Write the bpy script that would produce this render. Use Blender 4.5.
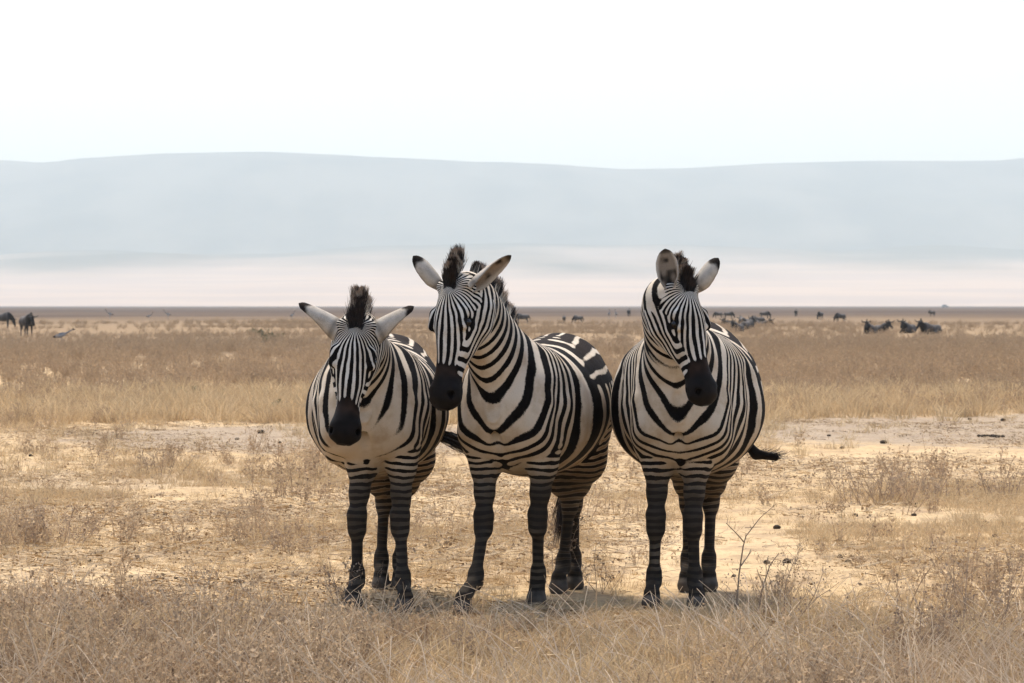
import bpy, math, random
import numpy as np
R = math.radians
SC = bpy.context.scene
for _o in list(bpy.data.objects): bpy.data.objects.remove(_o)

# ------------------------------------------------------------------ camera, world, sun, exposure
F = 3010.0; CAMH = 1.42; HOR = 305.5; CX = 512.0; CY = 341.5
cam = bpy.data.cameras.new('camera'); camo = bpy.data.objects.new('camera', cam)
SC.collection.objects.link(camo); SC.camera = camo
cam.sensor_width = 36; cam.lens = F/1024*36; cam.clip_start = .5; cam.clip_end = 60000
camo.location = (0, 0, CAMH)
camo.rotation_euler = (R(90)-math.atan((CY-HOR)/F), 0, 0)
cam.dof.use_dof = True; cam.dof.focus_distance = 13.9; cam.dof.aperture_fstop = 12.0
SUN_EL, SUN_AZ = 64, -15      # degrees; azimuth from straight ahead (+Y) towards +X
w = bpy.data.worlds.new('World'); SC.world = w; w.use_nodes = True
nt = w.node_tree; bg = nt.nodes['Background']
sky = nt.nodes.new('ShaderNodeTexSky'); sky.sky_type = 'NISHITA'; sky.sun_disc = False
sky.sun_elevation = R(SUN_EL); sky.sun_rotation = R(SUN_AZ)
sky.air_density = 1.0; sky.dust_density = 2.5; sky.ozone_density = 1.5; sky.altitude = 0
nt.links.new(sky.outputs[0], bg.inputs[0]); bg.inputs[1].default_value = .15
sd = bpy.data.lights.new('sun', 'SUN'); so = bpy.data.objects.new('sun', sd); SC.collection.objects.link(so)
sd.energy = 2.6; sd.angle = R(11); sd.color = (1, .90, .75)
so.rotation_euler = (R(90-SUN_EL), 0, R(-SUN_AZ)+math.pi)
so.rotation_euler = (R(-(90-SUN_EL)), 0, R(-SUN_AZ))
so.location = (0, 0, 50)
vs = SC.view_settings; SC.display_settings.display_device = 'sRGB'
vs.view_transform = 'Standard'; vs.look = 'None'; vs.exposure = 0.85; vs.gamma = 1
vs.use_curve_mapping = False
SC.render.engine = 'CYCLES'
cy = SC.cycles; cy.volume_bounces = 2; cy.max_bounces = 8; cy.diffuse_bounces = 3; cy.use_denoising = True
cy.transparent_max_bounces = 8; cy.caustics_reflective = False; cy.caustics_refractive = False

# ------------------------------------------------------------------ helpers
rng = np.random.default_rng(7)
def W(px, py, d):             # picture position at distance d -> world point
    a = math.atan((CY-HOR)/F); 
    vx, vz, vy = (px-CX)/F, -(py-CY)/F, 1.0
    y = vy*math.cos(a)+vz*math.sin(a); z = vz*math.cos(a)-vy*math.sin(a)
    s = d/y
    return np.array([vx*s, d, CAMH+z*s])
def G(px, py):                # picture position -> point on the ground
    a = math.atan((CY-HOR)/F); vz = -(py-CY)/F
    y = math.cos(a)+vz*math.sin(a); z = vz*math.cos(a)-math.sin(a)
    d = -CAMH/z*y
    p = W(px, py, d); p[2] = 0
    return p
def unit(v): v = np.asarray(v, float); return v/np.linalg.norm(v)
def sstep(a, b, x):
    t = np.clip((x-a)/(b-a), 0, 1); return t*t*(3-2*t)
def _hash(i, j, k, seed):
    n = (i*374761393 + j*668265263 + k*2147483647 + seed*1274126177) & 0xffffffff
    n = ((n ^ (n >> 13))*1274126177) & 0xffffffff
    n = n ^ (n >> 16)
    return (n & 0xffff)/65535.0*2-1
def noise3(P, scale=1.0, seed=0):
    P = np.asarray(P, float)*scale
    f = np.floor(P).astype(np.int64); t = P-f; t = t*t*(3-2*t)
    out = 0
    for dx in (0, 1):
        for dy in (0, 1):
            for dz in (0, 1):
                h = _hash(f[..., 0]+dx, f[..., 1]+dy, f[..., 2]+dz, seed)
                wgt = (t[..., 0] if dx else 1-t[..., 0])*(t[..., 1] if dy else 1-t[..., 1])*(t[..., 2] if dz else 1-t[..., 2])
                out = out+h*wgt
    return out
def make_mesh(name, V, Fc, smooth=True):
    me = bpy.data.meshes.new(name)
    V = np.asarray(V, np.float32)
    if isinstance(Fc, np.ndarray):
        n, k = Fc.shape
        me.vertices.add(len(V)); me.vertices.foreach_set('co', V.ravel())
        me.loops.add(n*k); me.loops.foreach_set('vertex_index', Fc.astype(np.int32).ravel())
        me.polygons.add(n)
        me.polygons.foreach_set('loop_start', np.arange(0, n*k, k, dtype=np.int32))
        me.polygons.foreach_set('loop_total', np.full(n, k, np.int32))
        me.update(calc_edges=True)
    else:
        me.from_pydata(V.tolist(), [], Fc); me.update()
    me.validate()
    if smooth: me.polygons.foreach_set('use_smooth', np.ones(len(me.polygons), bool))
    return me
def fattr(me, name, arr, typ='FLOAT'):
    a = me.attributes.new(name, typ, 'POINT')
    arr = np.asarray(arr, np.float32)
    if typ == 'FLOAT': a.data.foreach_set('value', arr.ravel())
    elif typ == 'FLOAT_VECTOR': a.data.foreach_set('vector', arr.ravel())
    elif typ == 'FLOAT_COLOR':
        if arr.shape[1] == 3: arr = np.concatenate([arr, np.ones((len(arr), 1), np.float32)], 1)
        a.data.foreach_set('color', arr.ravel())
def link(o, parent=None):
    SC.collection.objects.link(o)
    if parent is not None: o.parent = parent
    return o
def obj(name, me, mat=None, parent=None, loc=None):
    o = bpy.data.objects.new(name, me)
    if mat and not me.materials: me.materials.append(mat)
    if loc is not None: o.location = loc
    return link(o, parent)
def tag(o, label=None, cat=None, group=None, kind=None):
    for k, v in (('label', label), ('category', cat), ('group', group), ('kind', kind)):
        if v: o[k] = v
    return o
def empty(name, loc, rz=0):
    o = bpy.data.objects.new(name, None); o.location = loc; o.rotation_euler = (0, 0, rz); o.empty_display_size = .2
    return link(o)

class NT:
    """small node helper"""
    def __init__(s, name):
        s.m = bpy.data.materials.new(name); s.m.use_nodes = True; s.t = s.m.node_tree
        s.b = s.t.nodes['Principled BSDF']; s.out = s.t.nodes['Material Output']
    def n(s, typ, **kw):
        nd = s.t.nodes.new(typ)
        for k, v in kw.items(): setattr(nd, k, v)
        return nd
    def l(s, a, b): s.t.links.new(a, b)
    def math(s, op, a, b=None, c=None):
        nd = s.n('ShaderNodeMath', operation=op)
        for i, x in enumerate((a, b, c)):
            if x is None: continue
            if isinstance(x, (int, float)): nd.inputs[i].default_value = x
            else: s.l(x, nd.inputs[i])
        return nd.outputs[0]
    def attr(s, name, out='Fac'):
        nd = s.n('ShaderNodeAttribute', attribute_name=name); return nd.outputs[out]
    def noise(s, scale, detail=3, rough=.55, vec=None, out='Fac'):
        nd = s.n('ShaderNodeTexNoise'); nd.inputs['Scale'].default_value = scale
        nd.inputs['Detail'].default_value = detail; nd.inputs['Roughness'].default_value = rough
        if vec is not None: s.l(vec, nd.inputs['Vector'])
        return nd.outputs[out]
    def mapr(s, x, a, b, c=0., d=1., smooth=True):
        nd = s.n('ShaderNodeMapRange'); nd.interpolation_type = 'SMOOTHSTEP' if smooth else 'LINEAR'
        s.l(x, nd.inputs[0])
        for i, v in enumerate((a, b, c, d)): nd.inputs[i+1].default_value = v
        return nd.outputs[0]
    def mix(s, f, a, b, bt='MIX'):
        nd = s.n('ShaderNodeMix', data_type='RGBA', blend_type=bt)
        for sock, x in ((nd.inputs[0], f), (nd.inputs[6], a), (nd.inputs[7], b)):
            if isinstance(x, (int, float)): sock.default_value = x
            elif isinstance(x, (tuple, list)): sock.default_value = (*x, 1)[:4]
            else: s.l(x, sock)
        return nd.outputs[2]
    def col(s, x):
        if isinstance(x, (tuple, list)): s.b.inputs['Base Color'].default_value = (*x, 1)[:4]
        else: s.l(x, s.b.inputs['Base Color'])
    def rough(s, v, spec=.5):
        s.b.inputs['Roughness'].default_value = v; s.b.inputs['Specular IOR Level'].default_value = spec
    def bump(s, h, strength=.3, dist=.01):
        nd = s.n('ShaderNodeBump'); nd.inputs['Strength'].default_value = strength; nd.inputs['Distance'].default_value = dist
        s.l(h, nd.inputs['Height']); s.l(nd.outputs[0], s.b.inputs['Normal'])

# ------------------------------------------------------------------ distance-field modelling
class Prim:
    def __init__(s, part, fn, lo, hi, k, sub=False): s.part, s.fn, s.lo, s.hi, s.k, s.sub = part, fn, np.array(lo, float), np.array(hi, float), k, sub
def ecap(part, p0, p1, r0, r1, k=.04, lat=None, sub=False):
    """rounded segment with elliptic section; r = radius or (width, height)"""
    p0, p1 = np.array(p0, float), np.array(p1, float)
    w0, h0 = (r0, r0) if np.isscalar(r0) else r0
    w1, h1 = (r1, r1) if np.isscalar(r1) else r1
    ax = p1-p0; L = np.linalg.norm(ax); ax = ax/max(L, 1e-6)
    if L < 1e-6: ax = np.array([0, 0, 1.])
    if lat is None:
        lat = np.array([0, 1., 0])
    lat = np.array(lat, float); lat = lat-ax*lat.dot(ax); lat /= max(np.linalg.norm(lat), 1e-6)
    ver = np.cross(ax, lat)
    def fn(P):
        q = P-p0
        t = q@ax; a = q@lat; b = q@ver
        tc = np.clip(t, 0, L); u = tc/max(L, 1e-6); c = t-tc
        w_ = w0+(w1-w0)*u; h_ = h0+(h1-h0)*u; m = np.sqrt(w_*h_)
        ln = np.sqrt(a*a+b*b+c*c)+1e-9
        e = np.sqrt((a/w_)**2+(b/h_)**2+(c/m)**2)+1e-9
        return ln*(1-1/e)
    rm = max(w0, h0, w1, h1)+.12
    return Prim(part, fn, np.minimum(p0, p1)-rm, np.maximum(p0, p1)+rm, k, sub)
def loft(part, org, ax, lat, ver, secs, k=.04):
    """straight axis with free section: secs rows t, half width, top, bottom"""
    org = np.array(org, float); S = np.array(secs, float)
    ts = np.linspace(S[0, 0], S[-1, 0], 200)
    def cr(y):               # monotone-ish smooth interpolation
        x = S[:, 0]; m = np.gradient(y, x); i = np.clip(np.searchsorted(x, ts)-1, 0, len(x)-2)
        h = x[i+1]-x[i]; u = (ts-x[i])/h
        return (2*u**3-3*u**2+1)*y[i]+(u**3-2*u**2+u)*h*m[i]+(-2*u**3+3*u**2)*y[i+1]+(u**3-u**2)*h*m[i+1]
    Wd, T, B = cr(S[:, 1]), cr(S[:, 2]), cr(S[:, 3])
    def fn(P):
        q = P-org; t = q@ax; a = q@lat; b = q@ver
        tc = np.clip(t, ts[0], ts[-1]); c = t-tc
        w_ = np.interp(tc, ts, Wd); tp = np.interp(tc, ts, T); bt = np.interp(tc, ts, B)
        h_ = (tp-bt)/2; b = b-(tp+bt)/2
        ln = np.sqrt(a*a+b*b)+1e-9; e = np.sqrt((a/w_)**2+(b/h_)**2)+1e-9
        dr = ln*(1-1/e)
        return np.where(np.abs(c) > 0, np.sqrt(np.maximum(dr, 0)**2+c*c), dr)
    R_ = max(S[:, 1].max(), np.abs(S[:, 2:]).max())+.15
    e0, e1 = org+ax*S[0, 0], org+ax*S[-1, 0]
    return Prim(part, fn, np.minimum(e0, e1)-R_, np.maximum(e0, e1)+R_, k)
def smin(a, b, k):
    h = np.maximum(k-np.abs(a-b), 0)/k
    return np.minimum(a, b)-h*h*k*.25
def smax(a, b, k): return -smin(-a, -b, k)
def eval_all(prims, P):
    d = np.full(len(P), 1.0)
    for p in prims:
        e = p.fn(P)
        d = smax(d, -e, p.k) if p.sub else smin(d, e, p.k)
    return d
def surface_nets(prims, xs, ys, zs):
    nx, ny, nz = len(xs), len(ys), len(zs)
    D = np.full((nx, ny, nz), 1.0, np.float32)
    for p in prims:
        i0, i1 = np.searchsorted(xs, [p.lo[0], p.hi[0]]); j0, j1 = np.searchsorted(ys, [p.lo[1], p.hi[1]]); k0, k1 = np.searchsorted(zs, [p.lo[2], p.hi[2]])
        if i0 >= i1 or j0 >= j1 or k0 >= k1: continue
        X, Y, Z = np.meshgrid(xs[i0:i1], ys[j0:j1], zs[k0:k1], indexing='ij')
        P = np.stack([X, Y, Z], -1).reshape(-1, 3)
        sub = D[i0:i1, j0:j1, k0:k1]
        if p.sub:
            near = (np.abs(sub) < .12).ravel()
            if not near.any(): continue
            fl = sub.reshape(-1).copy(); e = p.fn(P[near]); fl[near] = smax(fl[near], -e, p.k)
            D[i0:i1, j0:j1, k0:k1] = fl.reshape(sub.shape)
        else:
            e = p.fn(P).reshape(sub.shape)
            D[i0:i1, j0:j1, k0:k1] = smin(sub, e, p.k)
    C = [xs, ys, zs]
    ins = D < 0
    cs = np.zeros((nx-1, ny-1, nz-1), np.int8)
    for a in (0, 1):
        for b in (0, 1):
            for c in (0, 1): cs += ins[a:nx-1+a, b:ny-1+b, c:nz-1+c]
    act = (cs > 0) & (cs < 8)
    I, J, K = np.nonzero(act); n = len(I)
    idx = np.full(act.shape, -1, np.int32); idx[I, J, K] = np.arange(n)
    acc = np.zeros((n, 3)); cnt = np.zeros(n)
    cor = [(a, b, c) for a in (0, 1) for b in (0, 1) for c in (0, 1)]
    for a in cor:
        for b in cor:
            if sum(np.abs(np.subtract(a, b))) != 1 or a > b: continue
            da = D[I+a[0], J+a[1], K+a[2]]; db = D[I+b[0], J+b[1], K+b[2]]
            m = (da < 0) != (db < 0)
            t = np.where(m, da/np.where(m, da-db, 1), 0)
            pa = np.stack([xs[I+a[0]], ys[J+a[1]], zs[K+a[2]]], 1); pb = np.stack([xs[I+b[0]], ys[J+b[1]], zs[K+b[2]]], 1)
            acc += (pa+(pb-pa)*t[:, None])*m[:, None]; cnt += m
    V = acc/cnt[:, None]
    quads = []
    for ax in range(3):
        A = [ins[:-1], ins[:, :-1], ins[:, :, :-1]][ax]; B = [ins[1:], ins[:, 1:], ins[:, :, 1:]][ax]
        i, j, k = np.nonzero(A != B)
        o1, o2 = [(1, 2), (2, 0), (0, 1)][ax]
        q = np.stack([i, j, k], 1)
        ok = (q[:, o1] > 0) & (q[:, o2] > 0) & (q[:, o1] < D.shape[o1]-1) & (q[:, o2] < D.shape[o2]-1)
        q = q[ok]; s = A[i[ok], j[ok], k[ok]]
        def at(d1, d2):
            r = q.copy(); r[:, o1] -= d1; r[:, o2] -= d2
            return idx[r[:, 0], r[:, 1], r[:, 2]]
        f = np.stack([at(1, 1), at(0, 1), at(0, 0), at(1, 0)], 1)
        f[~s] = f[~s][:, ::-1]
        quads.append(f)
    Q = np.concatenate(quads)
    # keep the surface on the field
    V = project(prims, V, 1)
    return V, Q
def grad(prims, V, h=.003):
    g = np.zeros_like(V)
    for a in range(3):
        e = np.zeros(3); e[a] = h
        g[:, a] = (eval_all(prims, V+e)-eval_all(prims, V-e))/(2*h)
    return g
def project(prims, V, it):
    for _ in range(it):
        d = eval_all(prims, V); g = grad(prims, V); n2 = np.maximum((g*g).sum(1), .2)
        V = V-np.clip(d/n2, -.01, .01)[:, None]*g
    return V
def axis_coords(lo, hi, flo, fhi, coarse, fine):
    c = [lo]
    while c[-1] < hi:
        x = c[-1]; d = max(flo-x, x-fhi, 0)
        c.append(x+min(coarse, fine+d*.15))
    return np.array(c)
# ------------------------------------------------------------------ ground, far slopes, crater wall, haze
def road_band(x, y):      # pale bare track running across behind the zebras (0..1)
    c = 33+.35*x+1.5*np.sin(x*.23+1); wv = 5.0+2*np.sin(x*.31)
    return np.exp(-((y-c)/wv)**4)
def gh(x, y):             # ground height, flat where the zebras stand
    x = np.asarray(x, float); y = np.asarray(y, float)
    P2 = np.stack([x, y, 0*x], -1)
    far = sstep(18, 60, y); 
    h = noise3(P2, .9, 1)*.012+noise3(P2, 2.7, 2)*.007+noise3(P2, .05, 3)*.25*sstep(30, 160, y)*sstep(1500, 300, y)
    return h
def make_ground():
    ys = [7.0]
    while ys[-1] < 60: ys.append(ys[-1]+.07+.0009*(ys[-1]-7)**1.5)
    while ys[-1] < 16000: ys.append(ys[-1]*1.03)
    ys = np.array([-1200, -300, -60, -20, 0, 4]+ys)
    us = np.linspace(-1, 1, 261)
    us = np.concatenate([[-6, -5, -4, -3, -2, -1.4], us, [1.4, 2, 3, 4, 5, 6]])
    Y = np.repeat(ys, len(us)); half = np.maximum(6, np.abs(Y)*.30+2.5); half = np.where(Y > 300, np.abs(Y)*.45, half); half = np.where(Y < 5, 6, half)
    U = np.tile(us, len(ys)); ex = np.interp(np.abs(U), [1, 1.4, 2, 3, 4, 5, 6], [0, 5, 14, 40, 150, 800, 8200]); X = np.clip(U, -1, 1)*half+np.sign(U)*ex; X = np.clip(X, -8600, 8600)
    # wide wings to the horizon
    Z = gh(X, Y)
    V = np.stack([X, Y, Z], 1); n = len(us)
    i, j = np.meshgrid(np.arange(len(ys)-1), np.arange(n-1), indexing='ij'); a = (i*n+j).ravel()
    Q = np.stack([a, a+1, a+n+1, a+n], 1)
    return make_mesh('ground', V, Q)
def m_ground():
    N = NT('dry_savanna_soil')
    geo = N.n('ShaderNodeNewGeometry').outputs['Position']
    sep = N.n('ShaderNodeSeparateXYZ'); N.l(geo, sep.inputs[0]); X, Y = sep.outputs[0], sep.outputs[1]
    def scaled(sx, sy):
        m = N.n('ShaderNodeMapping'); m.inputs['Scale'].default_value = (sx, sy, 1); N.l(geo, m.inputs[0]); return m.outputs[0]
    big = N.noise(.35, 5, .6, scaled(1, .45)); med = N.noise(2.2, 5, .65, scaled(1, .6)); fine = N.noise(22, 4, .7, scaled(1, .7)); grit = N.noise(120, 3, .7, geo)
    straw = (.53, .375, .20); straw2 = (.61, .45, .26); soil = (.34, .235, .14); dark = (.15, .11, .075)
    c = N.mix(N.mapr(big, .35, .65), straw, straw2)
    c = N.mix(N.mapr(med, .42, .66, 0, .65), c, soil)
    c = N.mix(N.mapr(fine, .5, .72, 0, .75), c, (.27, .195, .12))
    c = N.mix(N.mapr(fine, .46, .28, 0, .5), c, (.60, .46, .28))
    # bare grey patches : left of the zebras and to the right
    def blob(cx, cy, rx, ry):
        a = N.math('MULTIPLY', N.math('SUBTRACT', X, cx), 1/rx); b = N.math('MULTIPLY', N.math('SUBTRACT', Y, cy), 1/ry)
        d = N.math('ADD', N.math('MULTIPLY', a, a), N.math('MULTIPLY', b, b))
        d = N.math('ADD', d, N.math('MULTIPLY', N.math('SUBTRACT', med, .5), 2.6))
        return N.mapr(d, .6, 1.15, 1, 0)
    g = N.math('MAXIMUM', blob(-1.9, 32.5, 3.2, 3.4), blob(6.0, 34.5, 4.6, 4.6))
    g = N.math('MAXIMUM', g, N.math('MULTIPLY', blob(-3.2, 24.5, 2.0, 1.3), .35))
    gc = N.mix(N.mapr(fine, .35, .7), (.33, .27, .215), (.21, .17, .13))
    c = N.mix(N.math('MULTIPLY', g, .72), c, gc)
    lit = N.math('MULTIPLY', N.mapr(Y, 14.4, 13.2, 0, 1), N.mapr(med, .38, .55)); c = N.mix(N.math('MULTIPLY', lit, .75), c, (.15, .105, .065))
    c = N.mix(N.mapr(grit, .55, .75, 0, .6), c, dark)
    deb = N.noise(9, 7, .78, geo); c = N.mix(N.mapr(deb, .56, .68, 0, .85), c, (.15, .10, .06)); lt_ = N.noise(6, 7, .75, geo); c = N.mix(N.mapr(lt_, .55, .70, 0, .7), c, (.62, .46, .28)); mid = N.noise(2.6, 6, .7, scaled(1, 1.4)); c = N.mix(N.mapr(mid, .50, .68, 0, .6), c, (.24, .165, .10))
    # far plain: bands of dull brown herbs and straw
    fb = N.noise(.012, 5, .6, scaled(1, .55)); fb2 = N.noise(.0035, 3, .5, scaled(.35, 1))
    farc = N.mix(N.mapr(fb, .42, .60), (.125, .080, .050), (.33, .225, .125))
    farc = N.mix(N.mapr(N.noise(.09, 4, .65, scaled(1, .3)), .40, .66, 0, .6), farc, (.20, .145, .105))
    farc = N.mix(N.math('MULTIPLY', N.mapr(N.math('ADD', Y, N.math('MULTIPLY', N.math('SUBTRACT', fb, .5), 120)), 95, 125), .75), farc, (.31, .215, .12))
    c = N.mix(N.mapr(Y, 55, 110), c, farc)
    vf = N.mix(N.mapr(fb2, .4, .6), (.070, .045, .030), (.105, .070, .046))
    c = N.mix(N.mapr(N.math('ADD', Y, N.math('MULTIPLY', N.math('SUBTRACT', fb, .5), 420)), 150, 420), c, vf)
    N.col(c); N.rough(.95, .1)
    N.bump(N.math('ADD', fine, N.math('MULTIPLY', grit, .4)), .5, .02)
    return N.m
gr = tag(obj('ground', make_ground(), m_ground()), 'flat dry straw-coloured savanna plain', kind='structure')

# pale dusty lower slope beyond the plain, and the blue crater wall behind it
def make_slope(name, y0, y1, ny, xw, hf, nx=160):
    ys = np.linspace(y0, y1, ny); xs = np.linspace(-xw, xw, nx)
    X, Y = np.meshgrid(xs, ys); Z = hf(X, Y)
    V = np.stack([X.ravel(), Y.ravel(), Z.ravel()], 1)
    i, j = np.meshgrid(np.arange(ny-1), np.arange(nx-1), indexing='ij'); a = (i*nx+j).ravel()
    return make_mesh(name, V, np.stack([a, a+1, a+nx+1, a+nx], 1))
D0 = 5200.0
def h_low(X, Y):
    t = (Y-D0)/3000
    P3 = np.stack([X/900, Y/1500, 0*X], -1)
    top = 150+25*noise3(P3, 1, 5)+10*noise3(P3, 3, 6)
    return -3+np.maximum(t, -.1)**1.0*top*(1+.05*noise3(P3, 4, 8))
def m_slope(name, a, b, sc):
    N = NT(name); geo = N.n('ShaderNodeNewGeometry').outputs['Position']
    m = N.n('ShaderNodeMapping'); m.inputs['Scale'].default_value = (sc, sc*.4, sc*2); N.l(geo, m.inputs[0])
    N.col(N.mix(N.mapr(N.noise(1, 6, .6, m.outputs[0]), .35, .65), a, b)); N.rough(1, 0); return N.m
def m_dusty():
    N = NT('dusty_slope'); geo = N.n('ShaderNodeNewGeometry').outputs['Position']
    def mp(a, b, c):
        m = N.n('ShaderNodeMapping'); m.inputs['Scale'].default_value = (a, b, c); N.l(geo, m.inputs[0]); return m.outputs[0]
    sp = N.n('ShaderNodeSeparateXYZ'); N.l(geo, sp.inputs[0])
    st = N.noise(1, 5, .6, mp(.0016, .0016, .10)); bg_ = N.noise(1, 4, .55, mp(.0011, .0006, .006))
    dust = N.mix(N.mapr(st, .38, .62), (.50, .365, .265), (.40, .30, .235))
    h = N.math('ADD', sp.outputs[2], N.math('MULTIPLY', N.math('SUBTRACT', bg_, .5), -250)); h = N.math('ADD', h, N.math('MULTIPLY', N.math('SUBTRACT', st, .5), -50))
    N.col(N.mix(N.mapr(h, 50, 165), dust, (.075, .08, .055))); N.rough(1, 0); return N.m
tag(obj('hills', make_slope('low_slope', D0, D0+3200, 60, 3600, h_low), m_dusty()), 'pale pinkish dusty slope at the foot of the crater wall', kind='structure')
RIM = np.array([(-120, 160), (0, 161), (40, 163.5), (120, 158), (200, 154.5), (270, 152.5), (340, 155), (430, 161), (520, 166), (620, 169.5), (680, 168.5), (760, 164), (860, 161), (960, 161), (1000, 160.5), (1024, 158), (1150, 150)], float)
D1, D2 = 8300.0, 11000.0
def h_wall(X, Y):
    t = (Y-D1)/(D2-D1)
    px = CX+X/Y*F; crest = (HOR-np.interp(px, RIM[:, 0], RIM[:, 1]))/F*D2+CAMH
    P3 = np.stack([X/700, Y/900, 0*X], -1)
    prof = np.where(t < 1, sstep(-.05, 1.0, t)**.85, 1-.25*(t-1))
    rg = (noise3(P3, 1, 11)*.6+noise3(P3, 2.3, 12)*.35+noise3(P3, 5, 13)*.15)*70*np.clip(np.sin(np.clip(t, 0, 1)*np.pi), 0, 1)
    return crest*prof+rg
tag(obj('mountains', make_slope('crater_wall', D1, D2+1500, 70, 4200, h_wall, 320), m_slope('wooded_wall', (.045, .055, .04), (.125, .12, .09), .0030)), 'long hazy blue crater wall with a level rim', kind='structure')
# haze : one closed box, top just above the rim
def make_haze():
    import bmesh
    bm = bmesh.new(); bmesh.ops.create_cube(bm, size=1)
    me = bpy.data.meshes.new('haze'); bm.to_mesh(me); bm.free()
    o = bpy.data.objects.new('haze', me); x0, x1, y0, y1, z0, z1 = -9000, 9000, -1500, 16500, -60, 640
    o.scale = (x1-x0, y1-y0, z1-z0); o.location = ((x0+x1)/2, (y0+y1)/2, (z0+z1)/2)
    m = bpy.data.materials.new('haze'); m.use_nodes = True; t = m.node_tree
    for n in list(t.nodes):
        if n.type == 'BSDF_PRINCIPLED': t.nodes.remove(n)
    v = t.nodes.new('ShaderNodeVolumePrincipled'); v.inputs['Color'].default_value = (.885, .985, 1, 1); v.inputs['Density'].default_value = HAZE
    v.inputs['Anisotropy'].default_value = 0.0
    t.links.new(v.outputs[0], t.nodes['Material Output'].inputs['Volume'])
    me.materials.append(m); m.cycles.homogeneous_volume = True if hasattr(m.cycles, 'homogeneous_volume') else None
    link(o); tag(o, 'thin pale dust haze over the plain', kind='stuff')
HAZE = 1.38e-4
make_haze()
# ------------------------------------------------------------------ zebra
def m_coat():
    N = NT('zebra_coat')
    ph = N.n('ShaderNodeAttribute', attribute_name='ph'); wt = N.n('ShaderNodeAttribute', attribute_name='wt')
    sp = N.n('ShaderNodeSeparateXYZ'); N.l(ph.outputs['Vector'], sp.inputs[0])
    sw = N.n('ShaderNodeSeparateXYZ'); N.l(wt.outputs['Vector'], sw.inputs[0])
    tc = N.n('ShaderNodeTexCoord').outputs['Object']
    jit = N.noise(70, 3, .6, tc); jit = N.math('MULTIPLY', N.math('SUBTRACT', jit, .5), .55)
    v = N.attr('bias')
    for i in range(3):
        c = N.math('COSINE', N.math('ADD', sp.outputs[i], jit))
        v = N.math('MULTIPLY_ADD', c, sw.outputs[i], v)
    ph = N.n('ShaderNodeAttribute', attribute_name='pe'); wt = N.n('ShaderNodeAttribute', attribute_name='we')
    sp = N.n('ShaderNodeSeparateXYZ'); N.l(ph.outputs['Vector'], sp.inputs[0])
    sw = N.n('ShaderNodeSeparateXYZ'); N.l(wt.outputs['Vector'], sw.inputs[0])
    for i in range(3):
        c = N.math('COSINE', N.math('ADD', sp.outputs[i], jit))
        v = N.math('MULTIPLY_ADD', c, sw.outputs[i], v)
    edge = N.math('MULTIPLY_ADD', N.math('SUBTRACT', N.noise(230, 3, .65, tc), .5), .85, v)
    blk = N.mapr(edge, -.20, .20)
    fur = N.noise(420, 2, .7, tc)
    mott = N.noise(9, 4, .6, tc)
    wc = N.mix(N.mapr(fur, .3, .7, 0, .35), N.attr('wc', 'Color'), (.55, .52, .48), 'MULTIPLY')
    wc = N.mix(N.mapr(mott, .42, .7, 0, .6), wc, (.62, .52, .40), 'MULTIPLY')
    bc = N.mix(N.mapr(fur, .35, .75, 0, .4), N.attr('bc', 'Color'), (2.2, 1.9, 1.7), 'MULTIPLY')
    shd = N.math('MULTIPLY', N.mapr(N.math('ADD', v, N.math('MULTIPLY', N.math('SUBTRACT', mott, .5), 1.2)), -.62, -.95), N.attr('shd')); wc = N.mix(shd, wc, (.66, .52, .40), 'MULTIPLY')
    c = N.mix(blk, wc, bc)
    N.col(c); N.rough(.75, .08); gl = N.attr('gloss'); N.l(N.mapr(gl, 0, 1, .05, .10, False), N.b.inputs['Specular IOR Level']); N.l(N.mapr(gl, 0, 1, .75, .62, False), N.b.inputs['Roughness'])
    N.b.inputs['Sheen Weight'].default_value = .0; N.b.inputs['Sheen Roughness'].default_value = .4
    N.bump(N.math('ADD', fur, N.math('MULTIPLY', N.noise(45, 3, .6, tc), 1.2)), .35, .004)
    return N.m
def m_vcol(name, attr='col', rough=.8, spec=.2, amt=.25, sc=200):
    N = NT(name); tc = N.n('ShaderNodeTexCoord').outputs['Object']
    f = N.noise(sc, 2, .6, tc)
    mul = N.mapr(f, .2, .8, 1-amt, 1+amt, False)
    vm = N.n('ShaderNodeVectorMath', operation='SCALE'); N.l(N.attr(attr, 'Color'), vm.inputs[0]); N.l(mul, vm.inputs['Scale'])
    N.col(vm.outputs[0]); N.rough(rough, spec)
    return N.m
def m_plain(name, col, rough=.8, spec=.3):
    N = NT(name); N.col(col); N.rough(rough, spec); return N.m
COAT = m_coat(); HAIR = m_vcol('zebra_hair', rough=.55, spec=.3); EARM = m_vcol('ear_fur', rough=.8)
EYEM = m_plain('eye_black', (.004, .003, .003), .22, .4)

def ribbons(roots, dirs, lens, widths, col0, col1, bend=None, nseg=3, face=None, tipfrom=.55):
    """hair blades: roots Nx3, unit dirs, lengths, widths -> verts, quads, colours"""
    n = len(roots); V = []; Cc = []
    side = np.cross(dirs, face if face is not None else rng.normal(size=(n, 3)))
    side /= np.linalg.norm(side, axis=1)[:, None]+1e-9
    b = bend if bend is not None else np.zeros((n, 3))
    for s in range(nseg+1):
        t = s/nseg
        c = roots+dirs*(lens*t)[:, None]+b*(t*t)
        wd = (widths*(1-t)**.7*.5+.0003)[:, None]
        V += [c-side*wd, c+side*wd]
        m = sstep(tipfrom, min(tipfrom+.3, 1.0), t)
        cc = col0*(1-m)+col1*m; Cc += [cc, cc]
    V = np.stack(V, 1).reshape(-1, 3); Cc = np.stack(Cc, 1).reshape(-1, 3)
    base = (np.arange(n)*2*(nseg+1))[:, None]
    Q = np.concatenate([base+np.array([[2*s, 2*s+1, 2*s+3, 2*s+2]]) for s in range(nseg)])
    return V, Q, Cc

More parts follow.
